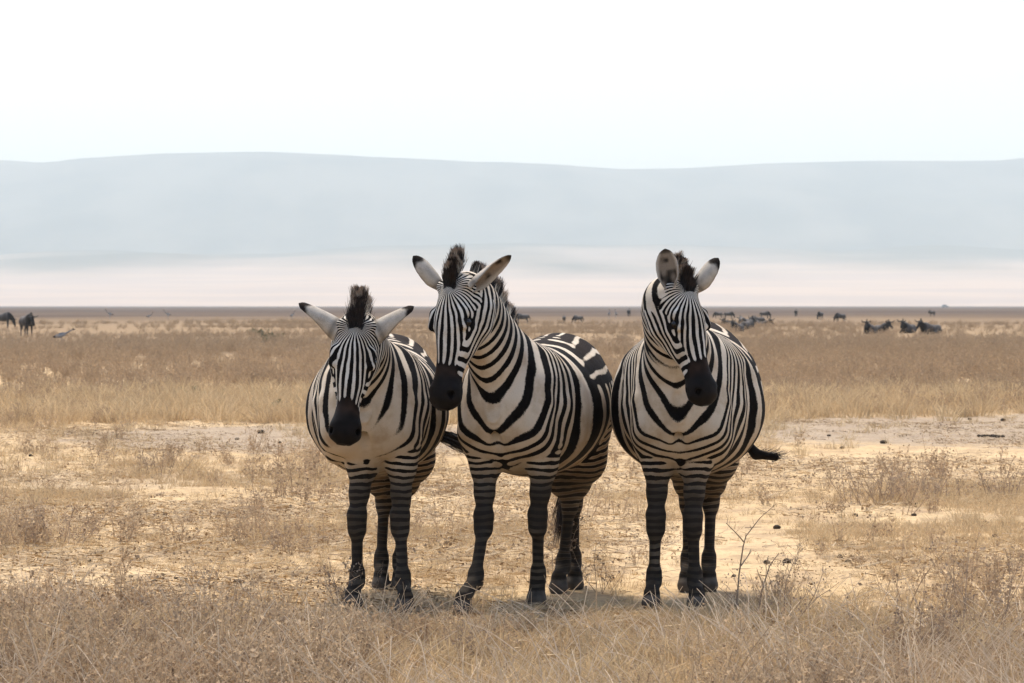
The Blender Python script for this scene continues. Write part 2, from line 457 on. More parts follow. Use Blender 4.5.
def ear_mesh(base, axis, opening, L=.2, Wd=.047, seed=0, taper=0):
    axis = unit(axis); o = np.array(opening, float); o = unit(o-axis*o.dot(axis)); s_ = np.cross(axis, o)
    ns, na = 22, 18; V = []; C = []; Fq = []
    for layer in (0, 1):
        for i in range(ns+1):
            s = i/ns
            prof = np.interp(s, [0, .12, .3, .5, .68, .82, .92, .975, 1], [.50, .66, .92, 1.0, .95, .76, .52, .28, .05])
            prof = prof*(1-taper)+taper*(1.05-s*.72)*(1 if s < .93 else (1-s)/.07+.05)
            half = Wd*prof
            cup = np.interp(s, [0, .25, .6, 1], [2.5, 1.75, 1.1, .6])   # half opening angle of the section
            r = half/min(math.sin(min(cup, math.pi/2)), 1)
            for j in range(na+1):
                a = (j/na*2-1)*cup
                rr = r-(0.004 if layer else 0)*min(1, (1-s)*6+.1)
                p = base+axis*(s*L)+s_*(rr*math.sin(a))+o*(r*.9-rr*math.cos(a))-o*(.008*math.sin(s*3.1))
                V.append(p)
                e = abs(j/na*2-1)
                tip = sstep(.73, .82, s+.03*math.sin(a*5+seed))
                if layer == 0:
                    c = np.array([.47, .43, .37])*(1-tip)+np.array([.016, .012, .010])*tip
                    band = math.exp(-((s-.12)/.06)**2)*.55
                    c = c*(1-band)+np.array([.03, .025, .02])*band; c = c*(1-.22*max(0, noise3(np.array([[s*9, a*4, seed]]), 1, 8)[0]))*(1-.45*sstep(.86, 1, e))
                else:
                    d = max(0, noise3(np.array([[s*7, a*2, seed]]), 1, 3)[0])*1.3*(e < .6)*(s < .8)
                    edge = sstep(.6, .9, e)
                    c = np.array([.25, .2, .15])*(1-edge)+np.array([.48, .42, .34])*edge
                    c = c*(1-min(d, .95))+np.array([.012, .01, .008])*min(d, .95)
                    c = c*(1-.8*sstep(.84, .94, s))
                C.append(c)
    n1 = (ns+1)*(na+1)
    for i in range(ns):
        for j in range(na):
            a = i*(na+1)+j
            Fq.append((a, a+1, a+na+2, a+na+1)); Fq.append((n1+a, n1+a+na+1, n1+a+na+2, n1+a+1))
    for i in range(ns):
        for j in (0, na):
            a = i*(na+1)+j; f = (a, a+na+1, n1+a+na+1, n1+a); Fq.append(f if j == 0 else f[::-1])
    for j in range(na):
        a = ns*(na+1)+j; Fq.append((a, a+1, n1+a+1, n1+a))
    return np.array(V), np.array(Fq), np.array(C)

def build_zebra(P):
    base = np.array(P['base'], float); yaw = R(P['yaw'])     # yaw: 0 faces the camera, + turns to picture right
    fw = np.array([math.sin(yaw), -math.cos(yaw), 0]); lf = np.array([-fw[1], fw[0], 0])   # animal's left
    rz = math.atan2(fw[1], fw[0])
    def loc(p): q = np.asarray(p, float)-base; return np.array([q@fw, q@lf, q[2]])
    def vec(v): v = np.asarray(v, float); return np.array([v@fw, v@lf, v[2]])
    prims = []
    A = prims.append
    bs = P.get('belly', 1.0)
    # trunk
    org = np.array([0, 0, 0.]); X = np.array([1., 0, 0]); Y = np.array([0, 1., 0]); Z = np.array([0, 0, 1.])
    A(loft('trunk', org, X, Y, Z, [
        (-.74, .05, 1.10, .98), (-.69, .15, 1.18, .86), (-.60, .215, 1.25, .76), (-.46, .262*bs, 1.285, .68), (-.28, .315*bs, 1.265, .625),
        (-.05, .345*bs, 1.235, .59), (.12, .335*bs, 1.235, .595), (.28, .285*bs, 1.26, .62), (.42, .225, 1.265, .655),
        (.54, .175, 1.20, .72), (.62, .115, 1.10, .80), (.66, .04, 1.0, .88)], k=.05))
    prims[-1].fn = (lambda f, tp: (lambda Q_: f(Q_*np.array([1, 1, 1])-np.stack([0*Q_[:, 0], 0*Q_[:, 0], (tp-1)*sstep(.9, 1.2, Q_[:, 2])*1.2], 1))))(prims[-1].fn, P.get('top', 1.0))
    for s in (1, -1):
        A(ecap('trunk', (.40, s*.125, 1.02), (.50, s*.135, .84), (.085, .12), (.085, .10), .07))        # shoulder, chest muscle
        A(ecap('trunk', (.28, s*.13, 1.12), (.42, s*.15, .80), (.06, .10), (.08, .10), .06))
    A(ecap('trunk', (.40, 0, .74), (.585, 0, .88), (.07, .08), (.055, .07), .06))
    for s in (1, -1):
        A(ecap('trunk', (.535, s*.075, .95), (.500, s*.085, .79), .078, .072, .035))     # breast muscles
        A(ecap('trunk', (.47, s*.165, .96), (.50, s*.150, .90), .065, .062, .03))         # point of the shoulder
        A(ecap('trunk', (.30, s*.225, .93), (.37, s*.165, .73), (.05, .085), (.05, .075), .04))   # upper foreleg
        A(ecap('trunk', (.245, s*.345, 1.08), (.235, s*.345, .70), .028, .026, .09)); prims[-1].sub = True
    A(ecap('trunk', (.635, 0, 1.0), (.595, 0, .74), .018, .020, .045)); prims[-1].sub = True
    # legs : joint pictures -> local
    for nm, js in P['legs'].items():
        s = 1 if nm[1] == 'L' else -1
        J = [np.array(j, float) for j in js]
        if nm[0] == 'F':
            elbow, knee, fet, hoof = J
            A(ecap(nm, elbow+(-.01, -s*.005, .12), elbow, (.080, .115), (.063, .082), .06))
            A(ecap(nm, elbow, elbow*.45+knee*.55+(0, 0, .02), (.063, .078), (.045, .052), .035))
            A(ecap(nm, elbow*.45+knee*.55+(0, 0, .02), knee+(0, 0, .03), (.043, .050), (.038, .042), .03))
            A(ecap(nm, knee+(.008, 0, .030), knee+(.008, 0, -.032), (.049, .050), (.044, .046), .018))
        else:
            hip, stifle, knee, fet, hoof = J
            A(ecap(nm, hip, stifle, (.14, .20), (.095, .125), .08))
            A(ecap(nm, stifle, knee*.6+stifle*.4, (.092, .115), (.056, .070), .05))
            A(ecap(nm, knee*.6+stifle*.4, knee+(0, 0, .02), (.056, .070), (.040, .056), .04))
            A(ecap(nm, knee+(-.03, 0, .055), knee+(-.02, 0, -.03), (.030, .03), (.032, .034), .035))
            A(ecap(nm, knee+(.0, 0, .03), knee+(.0, 0, -.04), (.043, .052), (.038, .046), .025))
        dcan = unit(fet-knee)
        A(ecap(nm, knee+dcan*.03, fet-dcan*.05, (.028, .034), (.0255, .032), .03))
        A(ecap(nm, fet-dcan*.015+(-.006, 0, .01), fet+(-.006, 0, -.012), (.036, .043), (.036, .042), .03))
        pd = unit(hoof+(0, 0, .07)-fet)
        A(ecap(nm, fet, hoof+(0, 0, .075), (.031, .034), (.034, .038), .02))
        A(ecap(nm, hoof+(0, 0, .062), hoof+(.008, 0, .026), (.038, .042), (.048, .056), .012))
    # neck
    poll = loc(P['poll']); ht = unit(vec(P['head_dir'])); hu = vec(P['head_up']); hu = unit(hu-ht*ht.dot(hu)); hl = np.cross(hu, ht)
    nb = np.array([.34, 0, 1.04]); nend = poll+ht*.05-hu*.05
    c1 = np.array([.50, 0, 1.10])*.6+(nb+(nend-nb)*.4)*.4; c2 = nend-(nend-nb)*.25+np.array([0, 0, .03])
    bz = lambda t: (1-t)**3*nb+3*(1-t)**2*t*c1+3*(1-t)*t*t*c2+t**3*nend
    Tn = np.linspace(0, 1, 8); Pn = [bz(t) for t in Tn]
    hh = np.interp(Tn, [0, .3, .6, 1], [.235, .19, .148, .118]); ww = np.interp(Tn, [0, .3, .6, 1], [.158, .122, .104, .098])
    nw = P.get('neckw', 1.0); ww = ww*nw; hh = hh*P.get('neckh', 1.0)
    for i in range(7):
        A(ecap('neck', Pn[i], Pn[i+1], (ww[i], hh[i]), (ww[i+1], hh[i+1]), .05))
    # head
    hs = P.get('hs', 1.04)
    HS = np.array([(-.03, .055, .055, -.05), (.02, .090, .085, -.115), (.10, .106, .102, -.165), (.195, .106, .100, -.168), (.285, .076, .084, -.132),
          (.36, .057, .068, -.088), (.43, .057, .060, -.072), (.50, .074, .058, -.076), (.548, .068, .046, -.064), (.580, .032, .016, -.034)])*hs
    A(loft('head', poll, ht, hl, hu, HS, k=.035))
    hp = lambda t, l, u: poll+(ht*t+hl*l+hu*u)*hs
    for s in (1, -1):
        A(ecap('head', hp(.155, s*.082, .054), hp(.215, s*.088, .052), .026*hs, .021*hs, .02, lat=hl))    # brow
        A(ecap('head', hp(.215, s*.078, -.010), hp(.32, s*.054, -.010), .022*hs, .016*hs, .03, lat=hl))     # cheek ridge
        A(ecap('head', hp(.10, s*.062, -.08), hp(.17, s*.06, -.09), .055*hs, .05*hs, .03, lat=hl))          # jaw muscle
        A(ecap('head', hp(.50, s*.036, .018), hp(.535, s*.040, .0), .028*hs, .024*hs, .02, lat=hl))        # nostril rim
        A(ecap('head', hp(.035, s*.055, .045), hp(.030, s*.066, .055), .033*hs, .026*hs, .03, lat=hl))          # ear root
        prims.append(ecap('head', hp(.520, s*.052, .022), hp(.545, s*.046, .004), .015*hs, .011*hs, .010, lat=hl, sub=True))
        prims.append(ecap('head', hp(.190, s*.113, .036), hp(.204, s*.113, .036), .021*hs, .019*hs, .012, lat=hl, sub=True))
    A(ecap('head', hp(.50, 0, -.055), hp(.535, 0, -.050), .030*hs, .024*hs, .02, lat=hl))                   # chin
    prims.append(ecap('head', hp(.585, -.02, -.030), hp(.585, .02, -.030), .010*hs, .010*hs, .014, sub=True))
    for s in (1, -1):
        prims.append(ecap('head', hp(.585, s*.03, -.030), hp(.47, s*.072, -.034), .005*hs, .004*hs, .008, sub=True))
    # tail dock
    td = [np.array(q, float) for q in P['tail']]
    for i in range(len(td)-1):
        r0 = .034*(1-i/len(td))+.012; r1 = .034*(1-(i+1)/len(td))+.012
        A(ecap('tail', td[i], td[i+1], r0, r1, .02))
    lo = np.min([p.lo for p in prims if not p.sub], 0)+.05; hi = np.max([p.hi for p in prims if not p.sub], 0)-.05
    hpts = np.array([hp(t, l, u) for t in (-.05, .6) for l in (-.12, .12) for u in (-.16, .12)])
    lo[2] = -.02
    co, fi = P.get('res', (.0115, .0055))
    xs = axis_coords(lo[0], hi[0], hpts[:, 0].min(), hpts[:, 0].max(), co, fi)
    ys = axis_coords(lo[1], hi[1], hpts[:, 1].min(), hpts[:, 1].max(), co, fi)
    zs = axis_coords(lo[2], hi[2], hpts[:, 2].min(), hpts[:, 2].max(), co, fi)
    V, Q = surface_nets(prims, xs, ys, zs)
    seed = P['seed']
    hd_ = ((V-poll)@ht > -.05)*(np.linalg.norm(V-poll, axis=1) < .75)
    amp = (.0045*noise3(V, 7, seed+70)+.0022*noise3(V, 17, seed+71))*sstep(.5, .8, V[:, 2])*np.where(hd_, .25, 1)
    V = V+grad(prims, V)*amp[:, None]
    nrm = grad(prims, V); nrm /= np.linalg.norm(nrm, axis=1)[:, None]+1e-9
    # --- weights of the body regions
    parts = ['trunk', 'neck', 'head', 'FL', 'FR', 'HL', 'HR', 'tail']
    D = {q: np.full(len(V), 1.0) for q in parts}
    for p in prims:
        if not p.sub: D[p.part] = np.minimum(D[p.part], p.fn(V))
    def soft(kw):
        E = np.stack([np.exp(-np.clip(D[q], -.02, 1)/kw) for q in parts], 1); return E/E.sum(1)[:, None]
    Wt = soft(.022); wd = dict(zip(parts, Wt.T))
    seed = P['seed']
    x, y, z = V.T
    n1 = noise3(V, 3.2, seed); n2 = noise3(V, 7.5, seed+1); n3 = noise3(V, 16, seed+2)
    nl = noise3(V*np.array([1, 1, .35]), 5, seed+5)
    # body fan
    T = P.get('T', .138); O = np.array([P.get('Ox', .22), 0, 1.48]); Rf = P.get('Rf', 1.0)
    nk = unit(nend-np.array([.40, 0, 1.08])); th_n = math.atan2(nk[2], nk[0])*P.get('nfac', .72)   # neck elevation
    dx, dz = x-O[0], z-O[2]
    th = np.arctan2(dx, -dz)
    # vertical part, widening to the rear
    xr = np.minimum(dx, 0); pv = xr/(T*(1+.20*sstep(0, .45, -xr)))
    # rear: stripes lean back over the haunch
    rear = sstep(-.12, -.55, x); tilt = (z-1.0)*rear*1.3*sstep(.75, 1.05, z)
    pv = pv-tilt/T*.9
    Tf = P.get('Tf', .088); ff = lambda a: (.55*a+.80*a*a)/Tf*Rf
    fan = ff(np.clip(th, 0, th_n))
    e1 = np.array([math.cos(th_n), math.sin(th_n)])
    beyond = np.maximum(dx*e1[0]+dz*e1[1], 0)*(th > th_n)
    Tn_ = Tf*(1-.30*sstep(.1, .55, beyond)); pf = ff(th_n)+beyond/Tn_
    pb = np.where(dx < 0, pv, np.where(th <= th_n, fan, pf))
    pb = np.where((dx < 0) & (dz > 0), pv, pb)
    # chest chevrons
    ay = np.sqrt(y*y+.012**2); front = sstep(.25, .5, x)*(1-wd['head'])*(nrm[:, 0] > -2)
    yc = np.interp(x, [.34, nend[0]], [0, nend[1]])*wd['neck']
    ay = np.sqrt((y-yc)**2+.014**2); sat = .15; ay = np.where(ay < sat*.6, ay, sat-(sat*.4)*np.exp(-(ay-sat*.6)/(sat*.4)))
    pb = pb-P.get('chev', .5)*ay*front/T*(1-.3*sstep(.15, .4, beyond))
    # dislocations
    m1 = sstep(-.05, .25, noise3(V, 2.3, seed+9))
    P1 = 2*np.pi*pb+n1*1.2+n2*.75+n3*.26
    P1b = 2*np.pi*(pb*1.13+.3)+n1*1.0+n2*.6
    roll = np.arctan2(y, z-.93)
    Ph = 2*np.pi*(np.abs(roll)*.30/.088+.25-(x+.4)*1.2)+n2*1.3+n1*.8
    hsel = sstep(-.16, -.30, x-.35*(np.abs(roll)-.3))*sstep(1.35, 1.05, np.abs(roll))
    # head coordinates
    q = (V-poll)/hs; t = q@ht; l = q@hl; u = q@hu
    phi = np.arctan2(l, u+.035)
    flare = 1-.25*np.exp(-((t-.15)/.07)**2)+1.3*np.exp(-((t-.0)/.055)**2)
    per = R(P.get('fper', 10.5))
    diam = .55*np.exp(-((t-.13)/.055)**2)*np.exp(-(phi/.5)**2)
    bendf = .9*np.sin(np.clip(t, 0, .3)/.3*np.pi)*np.sin(np.clip(np.abs(phi), 0, 1.6)*2)
    Lf = phi*np.interp(t, [0, .1, .2, .3, .4], [.080, .092, .092, .074, .060]); tcp, tnp = .054, .52
    sig = np.arctan2(Lf, t-tcp)+np.arctan2(Lf, tnp-t)
    P2 = 2*np.pi*sig/R(P.get('sper', 10.8))+noise3(np.stack([t*9, phi*3, 0*t], 1), 1, seed+20)*1.5+noise3(np.stack([t*22, phi*6, 0*t], 1), 1, seed+21)*.5
    sa, sb = (t-.205)/.040, (.055-u)/.031
    P3 = 2*np.pi*smax(sa, sb, .8)+noise3(V, 11, seed+22)*1.2+noise3(V, 28, seed+23)*.45+2.2
    hw = sstep(.35, .65, wd['head'])*sstep(-.05, .0, t)
    aphi = np.abs(phi)
    side = sstep(.92, 1.22, aphi-.35*sstep(.0, .09, t)*sstep(.16, .09, t)+.25*sstep(.22, .34, t))
    under = sstep(2.2, 2.7, aphi)
    back = 0*t
    w2 = hw*(1-side)*(1-back)
    w3 = hw*side
    w1h = hw*back
    legw = wd['FL']+wd['FR']+wd['HL']+wd['HR']
    lt = sstep(.25, .75, legw)*(1-hw)
    lt = lt*np.where(x > 0, sstep(.88, .70, z), sstep(1.05, .85, z))
    w1 = (1-hw)*(1-lt)+w1h
    # legs
    TL = .040-.012*sstep(.5, .2, z)
    PL = 2*np.pi*(z/.034+np.where(x > 0, .9, -1.2)*(np.abs(y)-.12)*2.2*sstep(.4, .8, z)+np.where(x < 0, (x+.5)*5*sstep(.45, .8, z), (x-.45)*3.5*sstep(.5, .8, z)))+noise3(V, 14, seed+30)*1.5+noise3(V, 5, seed+31)*1.3+noise3(V, 35, seed+32)*.5
    wl = lt
    wtr = w1.copy(); w1 = wtr*(1-hsel)*(1-m1); wf = wtr*(1-hsel)*m1; wh = wtr*hsel
    # duty bias
    bias = P.get('bias', .0)*np.ones(len(V))+n1*.12+n3*.10
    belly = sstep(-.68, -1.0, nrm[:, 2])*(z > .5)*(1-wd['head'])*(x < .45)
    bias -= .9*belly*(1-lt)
    chest = np.exp(-(y/P.get('chestr', .10))**2)*sstep(P.get('chestz', .93), .72, z)*sstep(.2, .45, x)*(1-lt)
    bias -= P.get('chestw', .5)*chest*(.75+.5*n2)
    bias -= .50*sstep(.26, .44, x)*(1-lt)*(1-hw)*sstep(.3, .8, nrm[:, 0])
    bias += 1.6*np.exp(-(y/.016)**2)*sstep(.74, .68, z)*sstep(.3, .45, x)*(1-lt)      # dark mid line
    bias += .16*(1-hw)*(1-lt)+.14*sstep(.2, -.1, x)*(1-hw)*(1-lt)+.35*hsel*wtr
    bias += 1.5*np.exp(-(y/.02)**2)*(nrm[:, 2] > .5)*(x < .25)*(z > 1.15)              # dorsal line
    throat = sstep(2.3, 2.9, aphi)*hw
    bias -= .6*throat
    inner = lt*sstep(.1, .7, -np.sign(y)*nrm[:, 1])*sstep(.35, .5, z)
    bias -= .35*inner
    bias += 1.2*wd['tail']
    bias += .14*hw*(1-side)+lt*.35*noise3(V, 13, seed+33)
    # colours
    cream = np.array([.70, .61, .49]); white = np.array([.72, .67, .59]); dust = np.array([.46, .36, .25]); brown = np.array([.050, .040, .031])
    hwm = hw[:, None]
    low = sstep(1.05, .72, z)[:, None]*.75*(1-hwm)
    wc = cream*(1-low)+dust*low
    wc = wc*(1-hwm)+white*hwm
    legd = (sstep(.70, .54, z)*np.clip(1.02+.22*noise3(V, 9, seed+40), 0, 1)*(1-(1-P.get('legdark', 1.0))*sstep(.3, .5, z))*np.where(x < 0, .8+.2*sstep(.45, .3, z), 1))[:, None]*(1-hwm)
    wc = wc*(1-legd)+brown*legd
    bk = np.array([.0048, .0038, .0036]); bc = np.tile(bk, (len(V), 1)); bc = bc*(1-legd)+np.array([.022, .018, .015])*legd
    rumpb = (sstep(.1, -.3, x)*sstep(1.05, 1.2, z)*.5)[:, None]; bc = bc*(1-rumpb)+np.array([.03, .02, .014])*rumpb
    mz = sstep(.372, .425, t-P.get('mzo', 0)+.02*noise3(V, 25, seed+3)+(.016*np.exp(-(aphi/.55)**2)-.045*sstep(.6, 1.3, aphi))*(t < .5))*sstep(.3, .6, wd['head'])
    mzc = np.array([.0062, .0046, .0040]); brn = np.array([.021, .0120, .0078])
    mcol = brn*(1-sstep(.41, .47, t)[:, None])+mzc*sstep(.41, .47, t)[:, None]
    mcol = mcol*(1+.5*noise3(V, 45, seed+90)[:, None]+.5*np.clip(noise3(V, 18, seed+91), 0, 1)[:, None])
    mzn = np.clip(mz, 0, 1)[:, None]; bias += 3*mz; wc = wc*(1-mzn)+mcol*mzn; bc = bc*(1-mzn)+mcol*mzn
    chin = (sstep(.45, .55, t)*sstep(2.4, 2.9, aphi)*hw)[:, None]*.6; wc = wc*(1-chin)+np.array([.10, .08, .065])*chin; bc = bc*(1-chin)+np.array([.10, .08, .065])*chin
    hf = sstep(.068, .060, z)[:, None]; bias += 3*hf[:, 0]; hc = np.array([.080, .070, .060])*(1+.4*noise3(V, 40, seed)[:, None]); wc = wc*(1-hf)+hc*hf; bc = bc*(1-hf)+hc*hf
    eyem = (np.exp(-((t-.197)**2*2.4+(u-.036)**2*.75)/.022**2)*(np.abs(l) > .06))[:, None]*hwm; eyem = np.clip(eyem*1.6, 0, 1); bias += 3*eyem[:, 0]
    wc = wc*(1-eyem)+bk*eyem
    # ears, in the same mesh
    Eh = [0]; Vs = [V]; Qs = [Q]; ecs = []
    off = len(V)
    for s, e in zip((1, -1), (P['earL'], P['earR'])):
        b = hp(.028, s*.070, .050); ev, ef, ec = ear_mesh(b, vec(e['dir']), vec(e['open']), e.get('L', .2), e.get('W', .046), seed+s, e.get('taper', 0))
        Vs.append(ev); Qs.append(ef+off); off += len(ev); ecs.append(ec)
    Ve = np.concatenate(Vs); Qe = np.concatenate(Qs); ne = off-len(V); ecs = np.concatenate(ecs)
    root = empty('zebra', base, rz); tag(root, P['label'], 'zebra', 'zebras standing abreast')
    me = make_mesh('zebra_body', Ve, Qe)
    def ext(a, v=0.): return np.concatenate([a, np.full((ne,)+a.shape[1:], v)])
    fattr(me, 'ph', np.stack([ext(P1), ext(P2), ext(P3)], 1), 'FLOAT_VECTOR')
    fattr(me, 'wt', np.stack([ext(w1), ext(w2), ext(w3)], 1), 'FLOAT_VECTOR')
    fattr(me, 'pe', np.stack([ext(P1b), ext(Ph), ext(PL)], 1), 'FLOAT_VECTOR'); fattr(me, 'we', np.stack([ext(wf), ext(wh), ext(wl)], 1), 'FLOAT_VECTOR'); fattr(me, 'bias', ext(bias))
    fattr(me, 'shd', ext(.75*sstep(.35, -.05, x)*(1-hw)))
    fattr(me, 'gloss', ext(mz+.8*eyem[:, 0]))
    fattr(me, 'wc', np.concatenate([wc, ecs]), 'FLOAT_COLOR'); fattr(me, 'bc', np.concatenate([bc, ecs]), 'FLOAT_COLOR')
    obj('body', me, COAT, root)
    for s in (1, -1):
        em = bpy.data.meshes.new('zebra_eye'); import bmesh
        bm = bmesh.new(); bmesh.ops.create_uvsphere(bm, u_segments=20, v_segments=12, radius=.0205*hs)
        for f in bm.faces: f.smooth = True
        bm.to_mesh(em); bm.free()
        eo = obj('eye', em, EYEM, root); eo.location = hp(.197, s*.089, .036)
    # --- mane: erect hair along the crest
    def crest(tt):
        tt = np.asarray(tt)
        p = np.stack([(1-tt)**3*nb[i]+3*(1-tt)**2*tt*c1[i]+3*(1-tt)*tt*tt*c2[i]+tt**3*nend[i] for i in range(3)], 1)
        dt = .01; p2 = np.stack([(1-tt-dt)**3*nb[i]+3*(1-tt-dt)**2*(tt+dt)*c1[i]+3*(1-tt-dt)*(tt+dt)**2*c2[i]+(tt+dt)**3*nend[i] for i in range(3)], 1)
        ax = p2-p; ax /= np.linalg.norm(ax, axis=1)[:, None]
        up = np.array([0, 0, 1.])-ax*ax[:, 2:3]; up /= np.linalg.norm(up, axis=1)[:, None]
        h = np.interp(tt, Tn, hh); return p+up*(h*.93)[:, None], up, ax
    nm_ = 15000
    tt = rng.uniform(.22, 1.0, nm_); rt, up, ax = crest(tt)
    lat = np.cross(up, ax)
    jl = rng.normal(0, .009, nm_); roots = rt+lat*jl[:, None]
    ml = P.get('mane', .115)
    ln = ml*np.interp(tt, [.2, .35, .6, 1], [.35, .75, 1, 1])*(1-.42*sstep(.84, .95, tt))*rng.uniform(.75, 1.08, nm_)*(1+.16*noise3(roots, 22, seed+50))
    nc = 34; ct = np.linspace(.2, 1.02, nc)+rng.normal(0, .006, nc); cp, cu, ca = crest(ct); cp = cp+np.cross(cu, ca)*rng.normal(0, .006, nc)[:, None]
    ci = np.argmin(((roots[:, None]-cp[None])**2).sum(2), 1); cl_len = rng.uniform(.78, 1.12, nc)
    ln = ln*cl_len[ci]; crd = rng.normal(0, .10, (nc, 3))
    dirs = up+(cp[ci]-roots)*5.5+crd[ci]+ax*.12+rng.normal(0, .09, (nm_, 3)); dirs /= np.linalg.norm(dirs, axis=1)[:, None]
    # head part: between and in front of the ears
    nf = 9500
    tf = rng.uniform(-.085, .065, nf); lf_ = rng.normal(0, .011, nf)
    topu = np.interp(tf, [-.085, -.03, .02, .08], [.050, .066, .085, .095])
    rf = poll+(ht*tf[:, None]+hl*lf_[:, None]+hu*topu[:, None])*hs
    upf = unit(hu*.25+np.array([0, 0, 1.])*1.0-ht*.45)
    fd = P.get('fore_dir'); upf = unit(vec(fd)) if fd is not None else upf
    nk_ = 16; ctf = np.linspace(-.085, .06, nk_)+rng.normal(0, .004, nk_); cf = poll+(ht*ctf[:, None]+hl*rng.normal(0, .010, nk_)[:, None]+hu*.08)*hs
    cif = np.argmin(np.abs(tf[:, None]-ctf[None])+.6*np.abs(lf_[:, None]-((cf-poll)@hl)[None]), 1); cfr = rng.normal(0, P.get('fspread', .17), (nk_, 3)); cfl = rng.uniform(.8, 1.12, nk_)
    df = upf+(cf[cif]-rf)*5+cfr[cif]+hl*(lf_*11)[:, None]-ht*((tf-.0)*P.get('ffan', 1.8))[:, None]*-1+rng.normal(0, .06, (nf, 3)); df /= np.linalg.norm(df, axis=1)[:, None]
    lnf = P.get('fore', .125)*cfl[cif]*rng.uniform(.6, 1.05, nf)*(1-.45*sstep(.025, .065, tf))
    sr = np.cos(2*np.pi*(np.concatenate([tt*2, 2+tf*2])*P.get('mstripes', 4.3))+seed)
    sr[nm_:] = np.where(tf > .012, 1, np.cos(tf*190+lf_*60+seed)+.25)
    blk = sstep(-.15, .15, sr)[:, None]
    c0 = np.array([.60, .53, .43])*(1-blk)+np.array([.009, .007, .007])*blk
    c1_ = np.array([.30, .20, .13])*(1-blk)+np.array([.036, .019, .012])*blk
    jit = rng.uniform(.7, 1.3, (nm_+nf, 1))
    hv, hq, hc_ = ribbons(np.concatenate([roots, rf]), np.concatenate([dirs, df]), np.concatenate([ln, lnf]), np.full(nm_+nf, .0028), c0*jit, c1_*jit, nseg=3, tipfrom=.62)
    mm = make_mesh('zebra_mane', hv, hq); fattr(mm, 'col', hc_, 'FLOAT_COLOR'); obj('mane', mm, HAIR, root)
    # --- tail tuft
    tdir = unit(td[-1]-td[-2]); ntf = P.get('ntuft', 1800); tl = P.get('tuft', .3)
    r0 = td[-1]-tdir*rng.uniform(0, .14, ntf)[:, None]+rng.normal(0, .010, (ntf, 3))
    dd = tdir+rng.normal(0, P.get('tspread', .09), (ntf, 3)); dd /= np.linalg.norm(dd, axis=1)[:, None]
    be = np.array(P.get('tuft_bend', (0, 0, -.1)))[None]*rng.uniform(.4, 1.5, (ntf, 1))
    dk = np.array([[.014, .011, .009]])*rng.uniform(.6, 1.8, (ntf, 1))
    hv, hq, hc_ = ribbons(r0, dd, tl*rng.uniform(.5, 1.1, ntf), np.full(ntf, .004), dk, dk*np.array([2.2, 1.5, 1.2]), bend=be, nseg=5)
    tm = make_mesh('zebra_tail_tuft', hv, hq); fattr(tm, 'col', hc_, 'FLOAT_COLOR'); obj('tail_tuft', tm, HAIR, root)
    # --- chin and muzzle whiskers, ear edge hair
    return root

def legs_from(base, yaw, d):
    """leg joints given partly as picture positions; returns local joints"""
    yaw = R(yaw); base = np.array(base, float)
    fw = np.array([math.sin(yaw), -math.cos(yaw), 0]); lf = np.array([-fw[1], fw[0], 0])
    out = {}
    for k, js in d.items():
        r = []
        for (px, z, fx) in js:       # picture column, height, forward position in the animal's frame
            # solve for the lateral position so that the joint shows at column px
            o = base+fw*fx
            # x = (px-CX)/F*y ; point = o + lf*s
            kx = (px-CX)/F
            s = (kx*o[1]-o[0])/(lf[0]-kx*lf[1])
            r.append((fx, s, z))
        out[k] = r
    return out

Zs = []
def zspec(**k): Zs.append(k)
# left zebra
b1, y1 = (-.655, 14.62, 0), -3
zspec(base=b1, yaw=y1, seed=11, label='leftmost zebra, head lowered and ears spread flat sideways, swishing its tail', belly=1.0,
    legdark=.94, hs=1.0, T=.088, mzo=.022, chestw=2.2, chestr=.15, chestz=1.02, poll=W(358, 323, 13.80), head_dir=(-.055, -.17, -.53), head_up=(-.02, -1, .33),
    earL=dict(dir=(.86, .1, .42), open=(.1, .7, -.8), L=.215, W=.056, taper=.8), earR=dict(dir=(-.90, .1, .44), open=(-.1, .7, -.8), L=.22, W=.056, taper=.8),
    legs=legs_from(b1, y1, dict(
        FR=[(362, .66, .40), (357, .40, .44), (357, .125, .42), (353, 0, .50)],
        FL=[(402, .66, .40), (400, .40, .44), (403, .125, .54), (405, 0, .68)],
        HR=[(356, .93, -.50), (368, .68, -.36), (384, .45, -.56), (381, .125, -.50), (381, 0, -.44)],
        HL=[(408, .93, -.50), (414, .66, -.38), (402, .45, -.58), (400, .125, -.50), (400, 0, -.44)])),
    tail=[(-.70, 0, 1.10), (-.78, .03, 1.0), (-.83, .14, .86), (-.84, .24, .755), (-.84, .33, .72)], tuft=.21, tuft_bend=(0, .05, -.02),
    fore=.082, fspread=.08, fore_dir=(.03, .1, 1), mane=.10)
b2, y2 = (.105, 14.62, 0), -17
